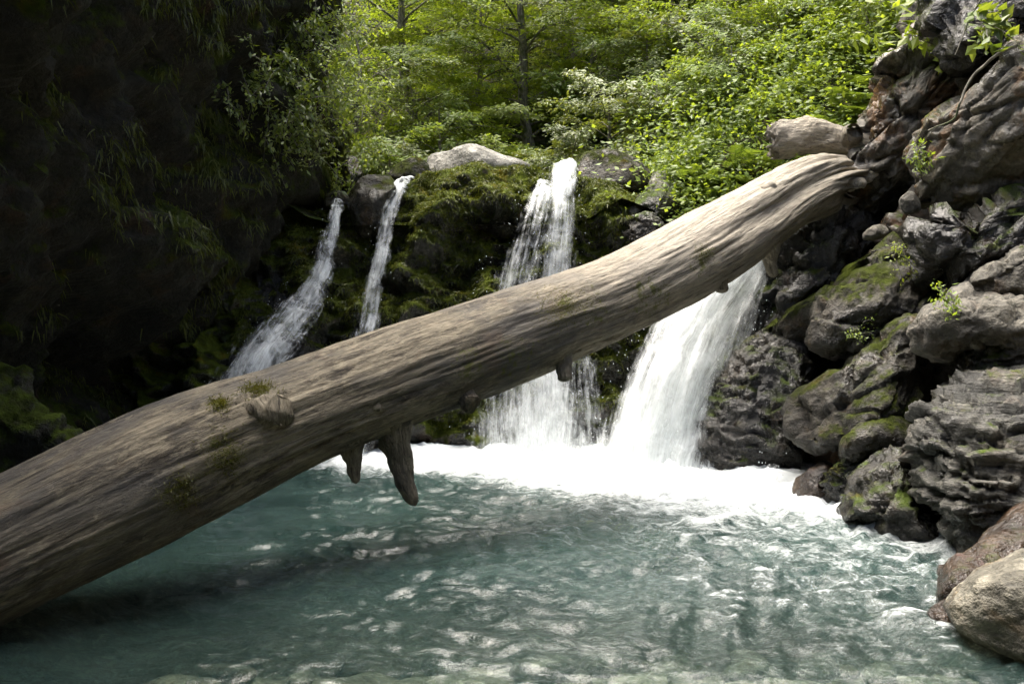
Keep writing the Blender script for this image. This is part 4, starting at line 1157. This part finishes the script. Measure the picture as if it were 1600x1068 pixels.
G_T = 'trees on the hillside behind the falls'
tree_list = [
    (832, 14.6, 0, 0.85, 0, 'slim grey trunked tree with yellow green sprays behind the middle waterfall'),
    (1012, 16.5, 1, 1.0, 0, 'tree with the thickest mossy trunk right of the slim grey one'),
    (1165, 16.8, 2, 1.15, 1, 'branching tree at top centre right with forked dark stems'),
    (1272, 13.4, 2, 0.70, 1, 'small many stemmed tree just above the driftwood'),
    (648, 14.2, 1, 0.72, 1, 'leafy tree close to the edge of the left cliff'),
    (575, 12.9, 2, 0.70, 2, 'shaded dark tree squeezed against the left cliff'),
    (735, 18.0, 1, 0.95, 0, 'tall bright tree behind the pale boulder'),
    (905, 19.5, 0, 1.1, 0, 'bright yellow green tree between the slim and the mossy trunk, farther up'),
    (1085, 20.0, 1, 1.0, 1, 'tall tree on the slope between the mossy trunk and the forked tree'),
    (1220, 19.5, 0, 1.1, 0, 'bright tree high on the slope above the driftwood'),
    (1345, 15.5, 0, 0.9, 1, 'tree rising behind the tall crag'),
    (1420, 13.0, 2, 0.85, 1, 'overhanging tree above the crag at upper right'),
    (615, 19.5, 0, 1.2, 1, 'mid green tree high above the left cliff corner'),
    (800, 24.0, 1, 1.2, 3, 'pale distant tree at the top of the valley'),
    (965, 24.5, 1, 1.2, 0, 'yellow green distant tree high at the top centre'),
    (1130, 25.0, 0, 1.4, 0, 'sunlit distant tree at the top right of the valley'),
    (690, 25.0, 0, 1.4, 2, 'dark distant tree at the top left of the valley'),
    (1290, 24.0, 1, 1.2, 1, 'distant tree at the far upper right of the slope'),
    (545, 24.0, 1, 1.2, 1, 'distant tree seen just past the left cliff edge'),
]
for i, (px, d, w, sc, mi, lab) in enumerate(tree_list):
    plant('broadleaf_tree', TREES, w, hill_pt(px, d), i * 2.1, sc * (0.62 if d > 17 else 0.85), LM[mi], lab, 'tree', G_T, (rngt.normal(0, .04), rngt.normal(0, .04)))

G_S = 'shrubs along the top of the step'
shrub_list = [
    (600, 11.9, 0, 0.8, 1, 'leafy shrub above the angular boulder left of the pale boulder'),
    (650, 12.4, 1, 0.9, 3, 'pale leaved shrub behind the left end of the pale boulder'),
    (700, 13.2, 2, 0.8, 1, 'tall shrub behind the middle of the pale boulder'),
    (765, 13.0, 0, 0.75, 0, 'yellow green shrub behind the right end of the pale boulder'),
    (850, 13.4, 1, 0.8, 1, 'low shrub right behind the lip of the middle waterfall'),
    (905, 12.6, 0, 0.8, 3, 'pale green shrub behind the mossy wedge shaped boulder'),
    (960, 12.2, 2, 0.72, 3, 'glossy leaved shrub above the wedge shaped boulder'),
    (1012, 12.4, 0, 0.9, 3, 'glossy shrub behind the blue grey boulder'),
    (1060, 12.0, 1, 0.85, 1, 'green shrub above the ferns by the blue grey boulder'),
    (1105, 12.6, 2, 0.9, 1, 'tall bush left of the driftwood, higher up the slope'),
    (1150, 11.8, 0, 0.75, 2, 'dark low shrub on the slope behind the middle of the log'),
    (1195, 12.4, 2, 0.8, 1, 'bush directly behind the ragged end of the driftwood'),
    (1240, 11.8, 1, 0.8, 2, 'dark shrub under the many stemmed tree'),
    (1310, 11.6, 0, 0.8, 0, 'bright shrub between driftwood and the crag'),
    (560, 11.5, 1, 0.7, 2, 'shaded shrub at the foot of the left cliff corner'),
    (880, 15.2, 2, 1.0, 3, 'pale bush beside the slim grey trunk'),
    (1050, 15.0, 2, 1.0, 0, 'yellow green bush at the foot of the mossy trunk'),
    (960, 17.0, 2, 1.1, 1, 'bush high on the slope left of the mossy trunk'),
    (1180, 14.5, 2, 1.0, 0, 'sunlit bush on the slope below the forked tree'),
    (740, 15.6, 2, 1.1, 0, 'sunlit bush upstream behind the pale boulder'),
    (1345, 10.6, 1, 0.7, 0, 'bright leafy bush at the left foot of the crag'),
    (1130, 11.4, 0, 0.75, 1, 'bush on the slope between the ferns and the driftwood'),
    (1225, 13.4, 2, 0.9, 0, 'sunlit tall bush left of the many stemmed tree'),
    (1275, 11.6, 2, 0.65, 1, 'bush rising straight above the driftwood'),
    (1320, 13.0, 2, 0.9, 1, 'tall green bush between many stemmed tree and crag'),
    (1085, 13.6, 0, 1.1, 3, 'pale bush below the thick mossy trunk'),
    (1140, 15.6, 2, 1.1, 1, 'high bush right of the thick mossy trunk'),
    (1010, 13.6, 2, 0.85, 2, 'dark bush in front of the thick mossy trunk'),
    (925, 14.6, 0, 1.1, 1, 'round bush right of the slim grey trunk'),
    (1250, 16.0, 2, 1.1, 1, 'bush at top right beneath the high slope tree'),
    (680, 12.0, 1, 0.7, 0, 'low bright shrub touching the back of the pale boulder'),
]
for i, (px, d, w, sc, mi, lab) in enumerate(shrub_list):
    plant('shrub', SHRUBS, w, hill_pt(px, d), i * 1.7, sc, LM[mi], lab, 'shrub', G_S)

# undergrowth that reads as one mass on the slope
rngu = np.random.default_rng(5)
n_cl = 4200
ux = rngu.uniform(-8.5, 9.5, n_cl); uy = 9.9 + 16 * rngu.random(n_cl) ** 1.8
nx_ = 1100
ux = np.concatenate([ux, rngu.uniform(1.7, 6.0, nx_)]); uy = np.concatenate([uy, rngu.uniform(9.9, 12.5, nx_)])
keep = ~((np.abs(ux + 0.3) < 1.3) & (uy < 13)) & ~((uy < 11.2) & (ux < 1.7))
ux, uy = ux[keep], uy[keep]
uz = hill_z(ux, uy)
m = 36
cpos = np.repeat(np.stack([ux, uy, uz], -1), m, 0)
sz = np.repeat((0.12 + 0.5 * rngu.random(len(ux)) ** 2.5), m)
n_l = len(cpos)
lp = cpos + rngu.normal(0, 1, (n_l, 3)) * sz[:, None] * [0.9, 0.9, 0.5] + np.array([0, 0, 1.0]) * (sz * 0.7)[:, None]
ld = rngu.normal(0, 1, (n_l, 3)) * [1, 1, 0.35] - [0, 0, 0.15]
V, Fc = leaves(lp, ld, np.array([0, -0.6, 0.9]) + rngu.normal(0, 0.45, (n_l, 3)), 0.062, 0.55, rngu)
tint = np.clip(np.repeat(rngu.random(len(ux)), m) * 0.7 + rngu.random(n_l) * 0.4, 0, 1)
tag(obj('undergrowth', mesh_np('undergrowth', V, Fc, False, {'tint': np.repeat(tint, 4)}), LM[1]), 'dense leafy undergrowth covering the slope', 'undergrowth', kind='stuff')

# ferns
def frond_mesh(rng, L, n=20, droop=0.5):
    t = np.linspace(0, 1, n)
    rx = L * t * (1 - 0.12 * t); rzz = L * (0.55 * t - droop * 1.15 * t ** 2.2)
    mb = MB()
    V, Fc = tube(np.stack([rx, 0 * t, rzz], -1), np.linspace(0.006, 0.002, n), 4)
    mb.add(V, Fc, 0.2)
    for i in range(2, n):
        w = L * 0.26 * math.sin(math.pi * min(1, 0.12 + 0.9 * (1 - t[i]))) ** 0.8 + 0.01
        for s in (-1, 1):
            b = np.array([rx[i], 0, rzz[i]])
            d = np.array([0.45, s, -0.10 + rng.normal(0, 0.08)]); d /= np.linalg.norm(d)
            f = np.array([1, 0, 0.1])
            hwid = L / n * 0.46
            mb.add(np.array([b - f * hwid, b + d * w * 0.5 - f * hwid * 0.7 + [0, 0, 0.01], b + d * w, b + d * w * 0.5 + f * hwid * 0.8, b + f * hwid * 0.6]), [[0, 1, 2, 3], [0, 3, 4, 4]], rng.uniform(0.3, 1.0))
    V = np.vstack(mb.V); Fq = np.vstack(mb.F)
    Ft_ = np.vstack([Fq[:, [0, 1, 2]], Fq[:, [0, 2, 3]]])
    Ft_ = Ft_[(Ft_[:, 0] != Ft_[:, 1]) & (Ft_[:, 1] != Ft_[:, 2]) & (Ft_[:, 0] != Ft_[:, 2])]
    return mesh_np('frond', V, Ft_, False, {'tint': np.concatenate(mb.A)})


M_fern = leaf_mat('fern_fronds', (0.075, 0.135, 0.022), (0.175, 0.245, 0.055), trans=0.42, gloss=0.04)
rngf = np.random.default_rng(9)
FR = [frond_mesh(rngf, 0.55, 20, d_) for d_ in (0.35, 0.5, 0.65)]
fern_list = [
    (1322, 196, 9.9, 0.8, 'bright fern right behind the driftwood at the crag foot'),
    (1338, 170, 10.1, 0.9, 'bright fern higher up against the crag'),
    (1300, 205, 10.2, 0.75, 'low bright fern behind the middle of the driftwood'),
    (1352, 140, 10.3, 0.8, 'topmost bright fern against the crag'),
    (1205, 262, 10.0, 0.6, 'fern peeking out below the ragged end of the driftwood'),
    (1150, 268, 10.6, 0.8, 'fern on the slope just above the broken top branch of the log'),
    (1112, 290, 10.6, 0.8, 'fern with arching fronds left of the broken top branch'),
    (1092, 310, 10.5, 0.7, 'lowest fern right beside the blue grey boulder'),
    (1130, 308, 10.3, 0.6, 'small fern half hidden behind the log'),
    (1170, 290, 10.2, 0.6, 'fern close behind the log under the driftwood'),
    (1080, 280, 11.2, 0.7, 'fern at the back of the blue grey boulder'),
    (590, 255, 11.4, 0.6, 'shaded fern above the boulder between the thin falls'),
]
for i, (px, py, d, sc, lab) in enumerate(fern_list):
    ds = np.linspace(9.3, 13, 150)
    rp_ = P(np.full(150, px), np.full(150, py), ds)
    hit = np.nonzero(rp_[:, 2] < hill_z(rp_[:, 0], rp_[:, 1]) + 0.12)[0]
    b = rp_[hit[0]] if len(hit) else P(px, py, d)
    e = empty('fern', b, rngf.uniform(0, 6)); e.scale = (sc, sc, sc)
    tag(e, lab, 'fern', 'ferns around the upper end of the log')
    for k in range(10):
        o = obj('frond', FR[k % 3], M_fern, e)
        o.rotation_euler = (rngf.normal(0, .15), rngf.normal(-0.25, .2), k * 0.628 + rngf.normal(0, .2))
        s = rngf.uniform(0.75, 1.15); o.scale = (s, s, s)

# leafy plants clinging to the left cliff
def cliff_plant(px, py, d, n, size, mat, lab, seed, leaf=0.055, spread=(1, 0.6, 1), name='cliff_plant'):
    rng = np.random.default_rng(seed)
    b = P(px, py, d)
    e = empty(name, b)
    tag(e, lab, 'plant', 'plants clinging to the left cliff' if px < 700 else None)
    tb = MB(); P_, D_, U_ = [], [], []
    for k in range(max(6, n // 24)):
        dr = np.array([rng.normal(0.35, 0.6), rng.normal(-0.7, 0.4), rng.normal(-0.1, 0.45)]) * np.array(spread)
        dr /= np.linalg.norm(dr)
        st = rng.normal(0, size * 0.45, 3) * np.array(spread)
        L = size * rng.uniform(0.5, 1.0)
        t = np.linspace(0, 1, 6)[:, None]
        pth = st + dr * L * t + np.array([0, 0, -0.55 * L]) * t ** 2
        tb.add(*tube(pth, np.linspace(0.005, 0.0015, 6), 4))
        m = 24
        fr = rng.random(m)
        pp = np.stack([np.interp(fr, t[:, 0], pth[:, c]) for c in range(3)], -1) + rng.normal(0, 0.03, (m, 3))
        P_.append(pp); D_.append(dr * 0.5 + rng.normal(0, 0.6, (m, 3)) + [0, -0.2, -0.25]); U_.append(np.array([0.1, -0.35, 1.0]) + rng.normal(0, 0.35, (m, 3)))
    Pn = np.vstack(P_)
    V, Fc = leaves(Pn, np.vstack(D_), np.vstack(U_), leaf, 0.5, rng)
    obj('stems', tb.mesh_quads('stems'), M_bark, e)['kind'] = 'stuff'
    obj('foliage', mesh_np('foliage', V, Fc, False, {'tint': np.repeat(np.clip(rng.normal(0.5, 0.25, len(Pn)), 0, 1), 4)}), mat, e)


# find the cliff surface below each pixel column/row
def left_depth(px, py, default=9.5):
    a = math.cos(PITCH); b_ = math.sin(PITCH)
    dz = LEFT_V[:, 2] - CAMZ
    dep = LEFT_V[:, 1] * a - dz * b_
    ok = dep > 3
    sx = 800 + F * LEFT_V[:, 0] / np.where(ok, dep, 1); sy = 534 - F * (LEFT_V[:, 1] * b_ + dz * a) / np.where(ok, dep, 1)
    m = ok & (np.hypot(sx - px, sy - py) < 14)
    return float(dep[m].min()) if m.any() else default


cl = [(500, 55, 520, 0.55, 1, 'big leafy plant spilling over the cliff edge near the top'),
      (528, 130, 480, 0.45, 0, 'sunlit leafy plant on the outermost edge of the left cliff'),
      (480, 110, 420, 0.45, 1, 'mid green plant just inside the left cliff edge'),
      (430, 165, 380, 0.45, 2, 'trailing plant on the diagonal mossy ledge'),
      (505, 95, 420, 0.5, 1, 'leafy plant hanging at the upper right edge of the left cliff'),
      (515, 165, 380, 0.42, 1, 'leafy plant halfway up the right edge of the left cliff'),
      (492, 205, 420, 0.4, 3, 'pale leaved plant hanging low near the left cliff corner'),
      (535, 228, 360, 0.38, 0, 'yellow green plant at the lower corner of the left cliff'),
      (455, 150, 320, 0.4, 2, 'dim leafy plant on the mossy ledge left of the cliff edge'),
      (405, 125, 300, 0.42, 2, 'dim fern like plant farther left on the dark cliff'),
      (470, 30, 320, 0.45, 2, 'dim plant near the top of the left cliff'),
      (360, 110, 240, 0.4, 2, 'darkest trailing plant on the left cliff face'),
      (520, 20, 420, 0.5, 0, 'bright leaves at the very top of the left cliff edge'),
      (440, 215, 240, 0.32, 2, 'low trailing plant under the dim ledge of the left cliff'),
      (545, 262, 200, 0.25, 1, 'small plant above the upright mossy boulder')]
for i, (px, py, n, s, mi, lab) in enumerate(cl):
    cliff_plant(px + 8, py, left_depth(px, py) - 0.2, n, s, LM[mi], lab, 50 + i)

# leaves, a stem and little plants on the right crag
cliff_plant(1395, 30, 8.1, 150, 0.45, LM[0], 'broad bright leaves hanging over the top of the crag', 81, leaf=0.14, spread=(1, 0.5, 0.5), name='overhanging_branch')
cliff_plant(1560, 20, 7.0, 150, 0.4, LM[2], 'dark leaves drooping from the top right corner', 82, leaf=0.11, spread=(1, 0.5, 0.6), name='overhanging_branch')
cliff_plant(1398, 400, 7.35, 90, 0.16, LM[0], 'yellow green moss plant on the crest of the mossy ridge', 83, leaf=0.03)
cliff_plant(1478, 462, 6.1, 40, 0.10, LM[1], 'tiny green seedling above the pale jutting boulder', 84, leaf=0.035)
cliff_plant(1430, 250, 7.3, 40, 0.1, LM[1], 'tiny plant beside the pale stone in the crack', 85, leaf=0.04)
cliff_plant(1330, 520, 7.4, 60, 0.14, LM[1], 'little plant on the side of the mossy ridge', 86, leaf=0.025)
twg = catmull(P(np.array([1545, 1530, 1515, 1505, 1497, 1492]), np.array([-20, 5, 30, 55, 75, 86]), np.array([6.9, 6.95, 7.0, 7.0, 7.0, 7.0])), 30)
tb_ = twg[-1].copy()
tag(obj('hanging_twig', mesh_np('hanging_twig', *[x if i else x - tb_ for i, x in enumerate(tube(twg, np.linspace(0.008, 0.003, 30), 6))]), M_bark, loc=tb_), 'thin bare twig hanging in front of the dark crag at upper right', 'twig')
rt = catmull(P(np.array([1590, 1560, 1535, 1515, 1500, 1490, 1470, 1450]), np.array([70, 85, 105, 128, 160, 185, 195, 203]), np.array([6.75, 6.8, 6.85, 6.9, 6.9, 6.95, 7.0, 7.05])), 50)
rt += 0.012 * np.stack([fbm(rt * 6, 3), fbm(rt * 6 + 4, 3), fbm(rt * 6 + 8, 3)], -1)
rb_ = rt[-1].copy()
tag(obj('root', mesh_np('root', *[x if i else x - rb_ for i, x in enumerate(tube(rt, np.linspace(0.014, 0.006, 50), 7))]), M_bark, loc=rb_), 'pale root creeping down across the rust stained slab', 'root')
